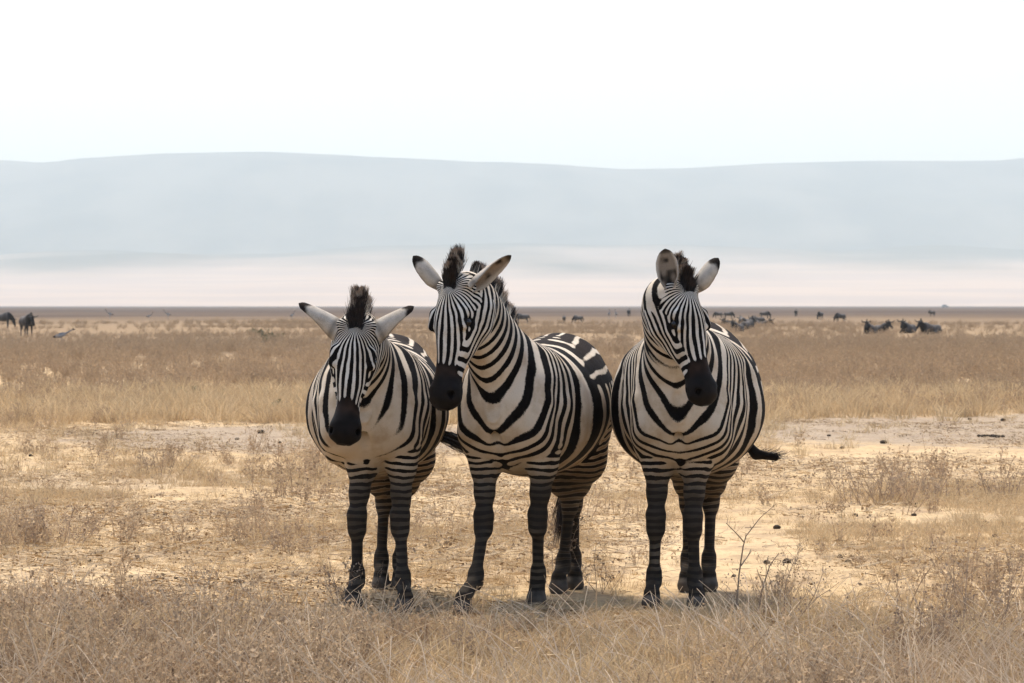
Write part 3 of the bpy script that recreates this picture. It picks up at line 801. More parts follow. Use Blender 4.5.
zspec(base=b2, yaw=y2, seed=23, label='middle zebra, tallest, one front hoof stepped out and head turned slightly to the left', belly=1.0,
    poll=W(463, 283, 13.78), head_dir=(-.085, -.15, -.53), head_up=(-.80, -1, .20),
    earL=dict(dir=(.84, .0, .56), open=(.4, -.6, -.75), L=.24, W=.050), earR=dict(dir=(-.68, .05, .70), open=(-.6, .7, .1), L=.195, W=.042),
    legs=legs_from(b2, y2, dict(
        FR=[(485, .66, .42), (484, .40, .50), (475, .14, .66), (463, 0, .84)],
        FL=[(543, .66, .36), (538, .40, .36), (538, .125, .26), (537, 0, .26)],
        HR=[(534, .93, -.46), (545, .69, -.30), (570, .45, -.46), (563, .125, -.40), (559, 0, -.32)],
        HL=[(588, .93, -.50), (586, .66, -.38), (574, .45, -.60), (574, .125, -.56), (575, 0, -.50)])),
    tail=[(-.70, 0, 1.10), (-.79, .0, 1.0), (-.81, .0, .85), (-.80, -.02, .66), (-.78, -.03, .58)], tuft=.30,
    fore=.076, fore_dir=(.08, .15, 1), mane=.125)
b3, y3 = (.85, 14.60, 0), -7
zspec(base=b3, yaw=y3, seed=37, label='rightmost zebra, facing front with its head turned to the right and one ear open', belly=1.08, hs=.99, top=1.06, neckw=1.2,
    poll=W(673, 287, 13.78), head_dir=(.145, -.15, -.53), head_up=(.86, -1, .16),
    earL=dict(dir=(.62, .1, .72), open=(.75, .7, .2), L=.185), earR=dict(dir=(-.14, .05, 1), open=(-.15, -1, .1), L=.185, W=.052),
    legs=legs_from(b3, y3, dict(
        FR=[(658, .66, .40), (656, .40, .44), (654, .125, .42), (652, 0, .50)],
        FL=[(696, .66, .40), (693, .40, .44), (695, .125, .44), (697, 0, .53)],
        HR=[(676, .93, -.46), (683, .66, -.36), (688, .45, -.56), (688, .125, -.50), (687, 0, -.42)],
        HL=[(722, .93, -.50), (718, .66, -.38), (711, .45, -.60), (709, .125, -.52), (709, 0, -.46)])),
    tail=[(-.70, 0, 1.10), (-.78, .03, 1.0), (-.81, .14, .84), (-.82, .30, .66), (-.82, .40, .645)], tuft=.06, ntuft=110, tspread=.025, tuft_bend=(0, .02, .03),
    fore=.074, fore_dir=(.28, .1, 1), mane=.10)
for z in Zs:
    rng = np.random.default_rng(100+z['seed']); build_zebra(z)
# ------------------------------------------------------------------ dry grass and herbs
def m_grass(name, a, b, c, tr=.42):
    N = NT(name)
    rnd = N.n('ShaderNodeObjectInfo').outputs['Random']; pos = N.n('ShaderNodeNewGeometry').outputs['Position']
    at = N.attr('tone'); big = N.noise(.5, 3, .6, pos)
    col = N.mix(N.mapr(at, 0, 1, smooth=False), a, b); col = N.mix(N.mapr(big, .4, .65, 0, .55), col, c)
    col = N.mix(N.mapr(rnd, 0, 1, 0, .4, False), col, (.42, .31, .19))
    N.col(col); N.rough(.85, .1)
    tl = N.n('ShaderNodeBsdfTranslucent'); N.l(col, tl.inputs[0]); mx = N.n('ShaderNodeMixShader'); mx.inputs[0].default_value = tr
    N.l(N.b.outputs[0], mx.inputs[1]); N.l(tl.outputs[0], mx.inputs[2]); N.l(mx.outputs[0], N.out.inputs[0])
    return N.m
M_STRAW = m_grass('straw', (.40, .29, .16), (.78, .61, .38), (.46, .325, .18))
M_HERB = m_grass('dry_herb', (.17, .115, .075), (.72, .55, .36), (.35, .24, .155))
M_HERBF = m_grass('dry_herb_far', (.26, .19, .125), (.50, .37, .245), (.285, .21, .14))
M_TWIG = m_grass('dry_twig', (.20, .145, .105), (.46, .35, .255), (.26, .19, .135), .15)
M_PALE = m_grass('pale_stem', (.50, .38, .26), (.86, .72, .54), (.60, .47, .33), .2)
class Rib:
    def __init__(s): s.V = []; s.F = []; s.T = []; s.n = 0
    def strip(s, pts, w0, w1, tone, side=None):
        pts = np.asarray(pts, float)
        d = pts[-1]-pts[0]
        if side is None:
            a = rng.uniform(0, 6.28); side = np.array([math.cos(a), math.sin(a), rng.normal()*.2])
        side = side-d*side.dot(d)/max(d.dot(d), 1e-9); side = unit(side)
        k = len(pts)
        for i, p in enumerate(pts):
            w_ = (w0+(w1-w0)*i/(k-1))*.5
            s.V += [p-side*w_, p+side*w_]; s.T += [tone, tone]
        for i in range(k-1): a = s.n+2*i; s.F.append((a, a+1, a+3, a+2))
        s.n += 2*k
    def blob(s, p, r, tone):
        a = rng.normal(size=3); a = unit(a); b = unit(np.cross(a, rng.normal(size=3)))
        s.V += [p-a*r, p-b*r*.7, p+a*r, p+b*r*.7]; s.T += [tone]*4; s.F.append((s.n, s.n+1, s.n+2, s.n+3)); s.n += 4
    def mesh(s, name):
        me = make_mesh(name, s.V, np.array(s.F), False); fattr(me, 'tone', s.T); return me
def tuft(h, spread, n, w):
    r = Rib()
    for _ in range(n):
        a = rng.uniform(0, 6.283); rr = spread*math.sqrt(rng.uniform())*.6; p = np.array([math.cos(a)*rr, math.sin(a)*rr, -.01])
        b = a+rng.normal()*.8; ln = h*rng.uniform(.5, 1.15); lean = rng.uniform(.05, .9)
        d = np.array([math.cos(b)*lean, math.sin(b)*lean, 1.]); d /= np.linalg.norm(d)
        m = p+d*ln*.55; e = m+(d+np.array([math.cos(b), math.sin(b), -.3])*rng.uniform(.1, .8))*ln*.42
        r.strip([p, m, e], w, w*.3, rng.uniform())
    return r.mesh('grass_tuft')
def branchy(r, h, nst, spread, w=.004, seeds=1.0, sub=5, lean=.35, blob=.006):
    for _ in range(nst):
        a = rng.uniform(0, 6.283); rr = spread*rng.uniform(0, .35)
        p = np.array([math.cos(a)*rr, math.sin(a)*rr, -.015]); b = a+rng.normal()*.5; l_ = rng.uniform(.02, lean)
        d = unit([math.cos(b)*l_, math.sin(b)*l_, 1.]); H = h*rng.uniform(.6, 1.1)
        pts = [p]; nb_ = 5
        for i in range(nb_):
            d = unit(d+rng.normal(0, .13, 3)); pts.append(pts[-1]+d*H/nb_)
        r.strip(pts, w*1.25, w*.5, rng.uniform(.1, .7))
        for j in range(rng.integers(sub-1, sub+3)):
            t = rng.uniform(.2, .95)*nb_; i = int(t); q = pts[i]+(pts[i+1]-pts[i])*(t-i)
            ang = rng.uniform(0, 6.283); dd = unit(np.array([math.cos(ang)*.8, math.sin(ang)*.8, rng.uniform(.3, 1.1)])); L = H*rng.uniform(.12, .34)*(1.15-t/nb_*.5)
            m = q+dd*L*.55; e = m+unit(dd+rng.normal(0, .3, 3))*L*.45
            r.strip([q, m, e], w*.6, w*.35, rng.uniform(.2, .9))
            for _k in range(rng.poisson(2.2*seeds)): r.blob(q+(e-q)*rng.uniform(.3, 1.05)+rng.normal(0, .006*h/.3, 3), blob*rng.uniform(.5, 1.3), rng.uniform(.0, 1.))
            if rng.uniform() < .6:
                k = m+unit(dd+rng.normal(0, .7, 3))*L*.4; r.strip([m, k], w*.45, w*.3, rng.uniform(.2, .9))
                r.blob(k, blob*rng.uniform(.6, 1.2), rng.uniform())
        for _k in range(rng.poisson(2*seeds)): r.blob(pts[-1]+rng.normal(0, .008, 3), blob*rng.uniform(.6, 1.4), rng.uniform(.2, 1))
    return r
def proto(me, mat, name):
    me.materials.append(mat); return bpy.data.objects.new(name, me)
def scatter(name, protos, P_, scl, idx, label, tilt=.12):
    n = len(P_); me = bpy.data.meshes.new(name); me.vertices.add(n); me.vertices.foreach_set('co', np.asarray(P_, np.float32).ravel())
    rot = np.stack([rng.normal(0, tilt, n), rng.normal(0, tilt, n), rng.uniform(0, 6.283, n)], 1)
    fattr(me, 'rot', rot, 'FLOAT_VECTOR'); fattr(me, 'scl', scl)
    a = me.attributes.new('idx', 'INT', 'POINT'); a.data.foreach_set('value', np.asarray(idx, np.int32))
    o = bpy.data.objects.new(name, me); link(o)
    g = bpy.data.node_groups.new(name, 'GeometryNodeTree')
    g.interface.new_socket('Geometry', in_out='INPUT', socket_type='NodeSocketGeometry'); g.interface.new_socket('Geometry', in_out='OUTPUT', socket_type='NodeSocketGeometry')
    gi = g.nodes.new('NodeGroupInput'); go = g.nodes.new('NodeGroupOutput'); ip = g.nodes.new('GeometryNodeInstanceOnPoints')
    gg = g.nodes.new('GeometryNodeGeometryToInstance')
    for p in reversed(protos):
        oi = g.nodes.new('GeometryNodeObjectInfo'); oi.inputs['Object'].default_value = p; g.links.new(oi.outputs['Geometry'], gg.inputs[0])
    def na(nm, t):
        x = g.nodes.new('GeometryNodeInputNamedAttribute'); x.data_type = t; x.inputs['Name'].default_value = nm; return x.outputs['Attribute']
    g.links.new(gi.outputs[0], ip.inputs['Points']); g.links.new(gg.outputs[0], ip.inputs['Instance'])
    ip.inputs['Pick Instance'].default_value = True
    g.links.new(na('idx', 'INT'), ip.inputs['Instance Index']); g.links.new(na('rot', 'FLOAT_VECTOR'), ip.inputs['Rotation']); g.links.new(na('scl', 'FLOAT'), ip.inputs['Scale'])
    g.links.new(ip.outputs[0], go.inputs[0])
    md = o.modifiers.new('scatter', 'NODES'); md.node_group = g
    tag(o, label, kind='stuff'); return o
def field_pts(n, y0, y1, dens, xpad=1.3, power=1.0):
    """random ground points inside the wide view wedge, thinned by dens(px, py, x, y) in 0..1"""
    k = int(n*1.5); u = rng.uniform(0, 1, k)
    y = np.sqrt(y0*y0+(y1*y1-y0*y0)*u) if power == 1 else y0*(y1/y0)**u
    x = rng.uniform(-1, 1, k)*(y*.175*1.55+xpad)
    py = HOR+F*CAMH/y; px = CX+x/y*F
    keep = rng.uniform(0, 1, k) < dens(px, py, x, y)
    x, y = x[keep], y[keep]
    return np.stack([x, y, gh(x, y)], 1)
def box(px, py, x0, x1, y0, y1, fx=25, fy=12):
    return sstep(x0-fx, x0+fx, px)*sstep(x1+fx, x1-fx, px)*sstep(y0-fy, y0+fy, py)*sstep(y1+fy, y1-fy, py)
def n2d(x, y, s, seed): return noise3(np.stack([x, y, 0*x], -1), s, seed)
def barepatch(px, py): return np.maximum(box(px, py, 150, 300, 425, 460, 30, 8), box(px, py, 770, 1060, 418, 446, 25, 6))
def d_grass(px, py, x, y):
    n_ = n2d(x, y*.6, .9, 71)
    d = .22+.35*sstep(-.2, .5, n_)+.20*sstep(600, 640, py)
    d = d*(1-.9*barepatch(px, py))*(1-.85*box(px, py, -100, 1100, 465, 592, 40, 22)*sstep(.45, -.1, n_))
    return np.clip(d, 0, 1)
def d_herb(px, py, x, y):
    n_ = n2d(x, y*.7, 1.1, 81); n2_ = n2d(x, y, .35, 82)
    fg_ = .72*sstep(600, 668, py+26*n2_)*(1-.55*box(px, py, 590, 740, 600, 660, 30, 20))*(1-.4*box(px, py, 770, 850, 590, 650, 20, 20))
    d = fg_*.60*(sstep(-.12, .38, n_+.3*n2_)*.95+.08)
    for bx, a in (((-40, 105, 497, 552), .8), ((20, 120, 505, 550), .6), ((225, 335, 500, 556), .5), ((245, 345, 440, 520), .45), ((130, 186, 455, 477), .9), ((600, 660, 500, 590), .10),
               ((845, 960, 478, 502), .7), ((760, 850, 470, 500), .2), ((940, 1060, 480, 500), .5), ((770, 820, 400, 425), .5), ((90, 120, 445, 466), .8), ((-20, 60, 420, 452), .9),
               ((420, 470, 480, 560), .2), ((730, 800, 585, 625), .5), ((900, 1060, 560, 620), .5), ((520, 600, 560, 610), .2), ((330, 420, 570, 610), .5)):
        d = np.maximum(d, .42*a*box(px, py, *bx, 22, 9)*(.6+.9*n_))
    d = np.maximum(d, .025*(1-barepatch(px, py)))
    return np.clip(d, 0, 1)
def d_field(px, py, x, y):
    edge = 414+10*n2d(x, y, .12, 91)+26*sstep(160, 60, px)-14*sstep(200, 330, px)*sstep(520, 380, px)+4*sstep(700, 800, px)
    n_ = n2d(x, y*.35, .07, 92)
    d = sstep(edge+6, edge-4, py)*(.65+.7*n_)
    top = sstep(340+7*n2d(x, y*.2, .02, 93), 352, py)
    d = d*(.14+.86*top)
    d = d*(1-.8*box(px, py, 170, 320, 392, 415, 40, 8))
    return np.clip(d, 0.0, 1)
feet = []
for z_ in Zs:
    yw = R(z_['yaw']); fw_ = np.array([math.sin(yw), -math.cos(yw)]); lf2 = np.array([-fw_[1], fw_[0]])
    for js in z_['legs'].values(): feet.append(np.array(z_['base'][:2])+fw_*js[-1][0]+lf2*js[-1][1])
feet = np.array(feet)
def near_feet(P_): return np.min(np.linalg.norm((P_[:, None, :2]-feet[None]-np.array([0, -.12]))*np.array([1, .6]), axis=2), 1)
rng = np.random.default_rng(11)
g_protos = [proto(tuft(h, s, n, w_), M_STRAW, 'grass_tuft') for h, s, n, w_ in ((.05, .07, 26, .0035), (.075, .08, 30, .0035), (.035, .09, 30, .003), (.10, .08, 24, .004))]
P_ = field_pts(42000, 9.3, 24, d_grass); nn = len(P_)
ix = rng.choice(4, nn, p=[.35, .2, .35, .1]); sc_ = rng.uniform(.6, 1.35, nn)*(1+.35*sstep(14.3, 12.5, P_[:, 1]))*(1-.35*sstep(14, 15, P_[:, 1])*sstep(19, 17, P_[:, 1]))
sc_ = sc_*(.35+.65*sstep(.08, .30, near_feet(P_)))
scatter('dry_grass', g_protos, P_, sc_, ix, 'short dry straw grass covering the near ground')
P_ = field_pts(32000, 24, 62, lambda px, py, x, y: np.clip(.25+.6*n2d(x, y*.5, .4, 72), 0, 1)*(1-.6*sstep(38, 44, y))*(1-.95*barepatch(px, py))); nn = len(P_)
scatter('straw_grass', g_protos, P_, rng.uniform(1.0, 2.0, nn), rng.choice(4, nn), 'pale straw grass further out on the plain')
def litter(n, rad):
    r_ = Rib()
    for _ in range(n):
        a = rng.uniform(0, 6.283); q = np.array([rng.normal()*rad, rng.normal()*rad, rng.uniform(.003, .012)]); L = rng.uniform(.015, .09)
        e = q+np.array([math.cos(a)*L, math.sin(a)*L, rng.uniform(0, .014)]); r_.strip([q, e], rng.uniform(.003, .009), .003, rng.uniform()**1.5, np.array([-math.sin(a), math.cos(a), .8]))
        if rng.uniform() < .35: r_.blob(q+np.array([.03, .02, .004]), rng.uniform(.004, .011), 0)
    return r_.mesh('litter')
rng = np.random.default_rng(31)
M_LIT = m_grass('litter', (.20, .14, .09), (.66, .50, .31), (.48, .35, .21), .0)
l_protos = [proto(litter(n, r_), M_LIT, 'litter_patch') for n, r_ in ((20, .20), (14, .24), (24, .18))]
P_ = field_pts(9500, 12.2, 37, lambda px, py, x, y: np.clip(.45+.9*n2d(x, y*.6, .8, 75), 0, 1)*(1-.3*barepatch(px, py)), power=0); nn = len(P_)
scatter('ground_litter', l_protos, P_, rng.uniform(.6, 1.4, nn), rng.choice(3, nn), 'dead straw bits and crumbs littering the bare ground', .03)
rng = np.random.default_rng(12)
h_protos = []
for h, n, s, sd_ in ((.17, 7, .10, 1.0), (.22, 8, .12, 1.1), (.14, 9, .14, .8), (.27, 6, .12, 1.0), (.12, 8, .16, .7)):
    h_protos.append(proto(branchy(Rib(), h, n, s, .0036, sd_, 6, .55, .0062).mesh('herb'), M_HERB, 'herb_tuft'))
P_ = field_pts(14500, 9.3, 46, d_herb, power=0); nn = len(P_)
sh = rng.uniform(.5, 1.2, nn)*(1+.35*sstep(16, 22, P_[:, 1]))*(.62+.62*sstep(-.1, .5, n2d(P_[:, 0], P_[:, 1]*.7, 1.1, 81)))
# keep clear of the zebras' standing room
clear = ((P_[:, 1] > 13.55) & (P_[:, 1] < 15.6) & (P_[:, 0] > -1.0) & (P_[:, 0] < 1.25))
sh = np.where(clear, sh*.7, sh)*(1-.38*sstep(12.3, 13.0, P_[:, 1])*sstep(14.4, 13.8, P_[:, 1])*sstep(-1.2, -.9, P_[:, 0])*sstep(1.35, 1.0, P_[:, 0]))*(.15+.85*sstep(.15, .50, near_feet(P_)))
scatter('dry_herbs', h_protos, P_, sh, rng.choice(5, nn), 'knee-high dry brown herbs with small seed heads', .15)
rng = np.random.default_rng(13)
f_protos = [proto(branchy(Rib(), h, n, s, .010, .8, 4, .38, .014).mesh('herb'), M_HERBF, 'herb_clump') for h, n, s in ((.38, 18, .6), (.32, 18, .7), (.44, 15, .5), (.26, 18, .8))]
P_ = field_pts(44000, 36, 250, d_field); nn = len(P_)
scatter('field_herbs', f_protos, P_, rng.uniform(.6, 1.15, nn)*(1-.45*sstep(50, 38, P_[:, 1])), rng.choice(4, nn), 'dense brown field of dry herbs across the middle distance', .12)
rng = np.random.default_rng(14)
fr_protos = [proto(tuft(h, .28, 60, .009), M_STRAW, 'straw_clump') for h in (.26, .20, .32)]
P_ = field_pts(4200, 36, 50, lambda px, py, x, y: np.clip(.35+.7*n2d(x, y*.5, .25, 95), 0, 1)*sstep(390, 402, py)*(1-barepatch(px, py))); nn = len(P_)
scatter('tall_straw', fr_protos, P_, rng.uniform(.5, 1.2, nn), rng.choice(3, nn), 'taller pale straw fringing the near edge of the brown field')
def arcs(n, h):
    r_ = Rib()
    for _ in range(n):
        a = rng.uniform(0, 6.283); b = a+rng.normal()*.6; p = np.array([rng.normal()*.05, rng.normal()*.05, -.01]); L = h*rng.uniform(.6, 1.2); ln_ = rng.uniform(.1, .9)
        d = unit([math.cos(b)*ln_, math.sin(b)*ln_, 1.]); pts = [p]
        for i in range(5): d = unit(d+np.array([math.cos(b), math.sin(b), -.35])*.16*rng.uniform(0, 1.6)); pts.append(pts[-1]+d*L/5)
        r_.strip(pts, .0045, .002, rng.uniform(.3, 1)); r_.strip(pts, .0045, .002, rng.uniform(.3, 1), np.array([math.cos(b+.5), math.sin(b+.5), 0]))
    return r_.mesh('stem')
a_protos = [proto(arcs(n, h), M_PALE, 'stem_tuft') for n, h in ((6, .26), (4, .34), (8, .2))]
P_ = field_pts(3200, 9.3, 14.2, lambda px, py, x, y: sstep(596, 640, py+20*n2d(x, y, .5, 96))*(.35+.8*n2d(x, y, 1.3, 97)), power=0); nn = len(P_)
scatter('pale_stems', a_protos, P_, rng.uniform(.6, 1.2, nn)*(.5+.5*sstep(.12, .40, near_feet(P_))), rng.choice(3, nn), 'arching pale dead stems in the foreground', .2)
# a few green-grey bushes in the far field
gp = NT('sage_leaf'); gp.col((.27, .245, .14)); gp.rough(.9, .1); M_SAGE = gp.m
# ------------------------------------------------------------------ single shrubs (things)
def shrub(px, py, h, spread, nst, label, w_=.0032, sub=6, mat=None, cat='shrub', name='dry_shrub', seeds=.9, lean=.6, blob=.006, group='dry shrubs on the plain'):
    p = G(px, py); r = branchy(Rib(), h, nst, spread, w_, seeds, sub, lean, blob)
    o = obj(name, r.mesh(name), mat or M_TWIG); p[2] = float(gh(p[0], p[1])); o.location = p
    tag(o, label, cat, group); return o
rng = np.random.default_rng(15)
shrub(60, 548, .34, .5, 19, 'wide wiry grey-brown shrub at the left edge, its twigs leaning right', lean=1.0)
shrub(12, 552, .30, .4, 16, 'upright brown shrub cut off by the left edge of the view', lean=.7)
shrub(158, 476, .30, .55, 22, 'round upright dry shrub standing alone left of the left zebra', lean=.45, w_=.005)
shrub(104, 463, .20, .3, 10, 'small low dry shrub near the lone round one', lean=.5, w_=.005)
shrub(262, 520, .42, .45, 12, 'tall loose dry shrub just left of the left zebra', lean=.55)
shrub(285, 552, .22, .4, 16, 'low tangled shrub in front of the tall loose one', lean=.9)
shrub(352, 606, .26, .28, 16, 'thorny twig tangle around the front hooves of the left zebra', lean=.9)
shrub(556, 588, .42, .18, 5, 'thin stalks with pale seed heads in front of the middle zebra', seeds=2.6, lean=.45, w_=.0035, blob=.008)
shrub(600, 592, .26, .3, 9, 'sparse low twigs to the right of the middle zebra', lean=.8)
shrub(882, 503, .36, .9, 46, 'largest rounded brown shrub, right of the right zebra', lean=.8, w_=.005)
shrub(935, 500, .28, .7, 26, 'flat spreading shrub beside the largest rounded shrub', lean=.9, w_=.005)
shrub(1005, 498, .26, .6, 20, 'dry shrub near the right edge, far side of the bare ground', lean=.8, w_=.005)
shrub(776, 628, .36, .45, 16, 'spreading pale-branched shrub in front of the right zebra', lean=1.0, w_=.004)
shrub(975, 640, .42, .5, 22, 'tall wispy shrub in the right foreground', lean=.5)
shrub(930, 660, .30, .6, 24, 'dense low herb shrub in the right foreground', lean=.7)
shrub(230, 640, .34, .6, 30, 'dense dark shrub in the left foreground', lean=.8)
shrub(130, 655, .28, .6, 26, 'pale brown tangled shrub low in the left foreground', lean=1.0)
shrub(470, 662, .22, .5, 22, 'low fluffy dry shrub at the bottom below the middle zebra', lean=.9)
for px, py, hh_ in ((258, 334, .8), (272, 341, .7), (262, 345, .6)):
    shrub(px, py, hh_*.45, 1.3, 16, 'greenish bush far out in the left field', w_=.03, mat=M_SAGE, cat='bush', name='green_bush', blob=.06, seeds=1.6, lean=1.2, group='greenish bushes far out left')
for px, py, hh_ in ((200, 402, .42), (216, 399, .34), (274, 415, .36), (180, 399, .3)):
    shrub(px, py, hh_*.6, .5, 9, 'low greenish bush at the near edge of the brown field, left', w_=.015, mat=M_SAGE, cat='bush', name='green_bush', blob=.022, seeds=1.4, lean=.9, group='greenish bushes at the field edge')
def twig(paths, label, mat):
    r = Rib(); base = G(*paths[0][0][:2]); d = base[1]
    for path in paths:
        pts = []
        for (px, py, dd) in path:
            q = W(px, py, d+dd); pts.append(q-base)
        pts = np.array(pts); L = len(pts)
        r.strip(pts, .009 if path is paths[0] else .006, .003, rng.uniform(.5, 1), np.array([1., .2, 0])); r.strip(pts, .009 if path is paths[0] else .006, .003, rng.uniform(.5, 1), np.array([.2, 1., 0]))
        for i in range(L-1):
            for _ in range(3):
                q = pts[i]+(pts[i+1]-pts[i])*rng.uniform(); e = q+unit(rng.normal(0, 1, 3)+np.array([0, 0, .8]))*rng.uniform(.02, .06); r.strip([q, e], .003, .0015, rng.uniform())
    o = obj('bare_twig', r.mesh('bare_twig'), mat); o.location = base; tag(o, label, 'twig'); return o
twig([[(736, 612, 0), (739, 575, .02), (743, 547, .0), (746, 536, 0), (760, 518, .03), (776, 504, .05)], [(744, 542, 0), (735, 532, -.03), (726, 523, -.05)], [(741, 566, 0), (748, 556, .04), (751, 549, .05)]], 'bare forked twig rising right of the right zebra', M_TWIG)
twig([[(757, 618, 0), (762, 590, 0), (770, 565, .03), (779, 553, .05)], [(764, 588, 0), (757, 570, -.04)]], 'shorter leaning twig just right of the forked one', M_TWIG)

# ------------------------------------------------------------------ dung clods
M_DUNG = m_vcol('old_dung', rough=.95, spec=.1, amt=.5, sc=60)
def clod(px, py, wpx, label, group, many=1):
    p = G(px, py); d = p[1]; rw = wpx/F*d*.5; Vv = []; Ff = []; off = 0
    import bmesh
    bm = bmesh.new()
    for i in range(many):
        r_ = rw*(1 if many == 1 else rng.uniform(.45, .9)/many**.5); m = bmesh.ops.create_icosphere(bm, subdivisions=2, radius=1)
        o_ = np.array([0, 0, 0]) if many == 1 else np.array([rng.uniform(-.75, .75)*rw*(1 if many > 8 else .5), rng.uniform(-.8, .8)*rw*(1 if many > 8 else .5), rng.uniform(0, .25)*rw/many**.3])
        for v in m['verts']:
            c = np.array(v.co); k = 1+.22*noise3(c[None]*1.3+i*7+px, 1, 5)[0]+.1*noise3(c[None]*4+px, 1, 6)[0]
            v.co = (c[0]*k*r_+o_[0], c[1]*k*r_*.9+o_[1], c[2]*k*r_*.62+o_[2]+r_*.35)
    me = bpy.data.meshes.new('dung'); bm.to_mesh(me); bm.free(); me.polygons.foreach_set('use_smooth', np.ones(len(me.polygons), bool))
    fattr(me, 'col', np.tile(np.array([[.055, .042, .03]])*rng.uniform(.6, 1.4), (len(me.vertices), 1)), 'FLOAT_COLOR')
    o = obj('dung_clod', me, M_DUNG); p[2] = float(gh(p[0], p[1])); o.location = p; o.rotation_euler.z = rng.uniform(0, 6); tag(o, label, 'dung', group)
ga = 'dung scattered on the bare ground right of the zebras'
clod(883, 444, 8, 'largest single dark clod on the grey track at right', ga)
clod(842, 449, 5, 'smaller dark clod left of the largest one on the grey track', ga)
clod(829, 436, 4, 'tiny clod on the far part of the grey track', ga)
clod(991, 438, 26, 'broad dark dung heap on the track near the right edge', ga, 26)
clod(970, 419, 10, 'thin dark dung patch at the far edge of the track', ga, 6)
clod(1003, 421, 6, 'small dark clod at the far edge of the track, near the right edge', ga)
clod(908, 504, 20, 'loose dark dung pile beside the rounded shrubs', ga, 18)
clod(855, 516, 7, 'brown clod below the largest rounded shrub', ga)
clod(914, 516, 6, 'brown clod below the loose dung pile', ga)
clod(995, 537, 11, 'dark clump of clods by itself at right', ga, 5); clod(1007, 524, 12, 'flat dark dung streak by the right edge', ga, 6); clod(986, 524, 7, 'small clod left of the flat dark streak', ga)
clod(840, 557, 7, 'leftmost clod of the cluster of three at right', ga); clod(852, 556, 9, 'upper right clod of the cluster of three at right', ga, 3); clod(848, 563, 8, 'lowest clod of the cluster of three at right', ga)
clod(886, 557, 4, 'tiny clod right of the cluster of three', ga); clod(777, 529, 9, 'clod right of the forked twig top', ga)
clod(767, 563, 8, 'dark clod beside the forked twig', ga); clod(787, 562, 10, 'brown clod a step right of the forked twig', ga); clod(734, 575, 5, 'small clod left of the forked twig', ga)
gb = 'dung scattered on the ground left of the zebras'
clod(261, 433, 8, 'largest dark clod on the pale track at left', gb); clod(237, 440, 5, 'small clod on the pale track at left, before the largest', gb); clod(280, 444, 4, 'small clod nearest the left zebra on the pale track', gb)
for px, py, w_ in ((131, 576, 5), (137, 579, 4), (155, 581, 6), (164, 579, 5), (176, 578, 4), (116, 583, 3), (186, 579, 4)): clod(px, py, w_, 'small dark clod in the row lying left of the left zebra', 'row of small dark clods at left')
clod(237, 583, 9, 'dark angular clod right of the row of small clods', gb); clod(294, 575, 6, 'small dark clod close to the left zebra hooves', gb); clod(90, 561, 5, 'brown clod near the wiry shrub at left', gb)
clod(31, 457, 5, 'clod far left beside the field edge', gb); clod(56, 582, 4, 'tiny clod left of the row of small clods', gb)
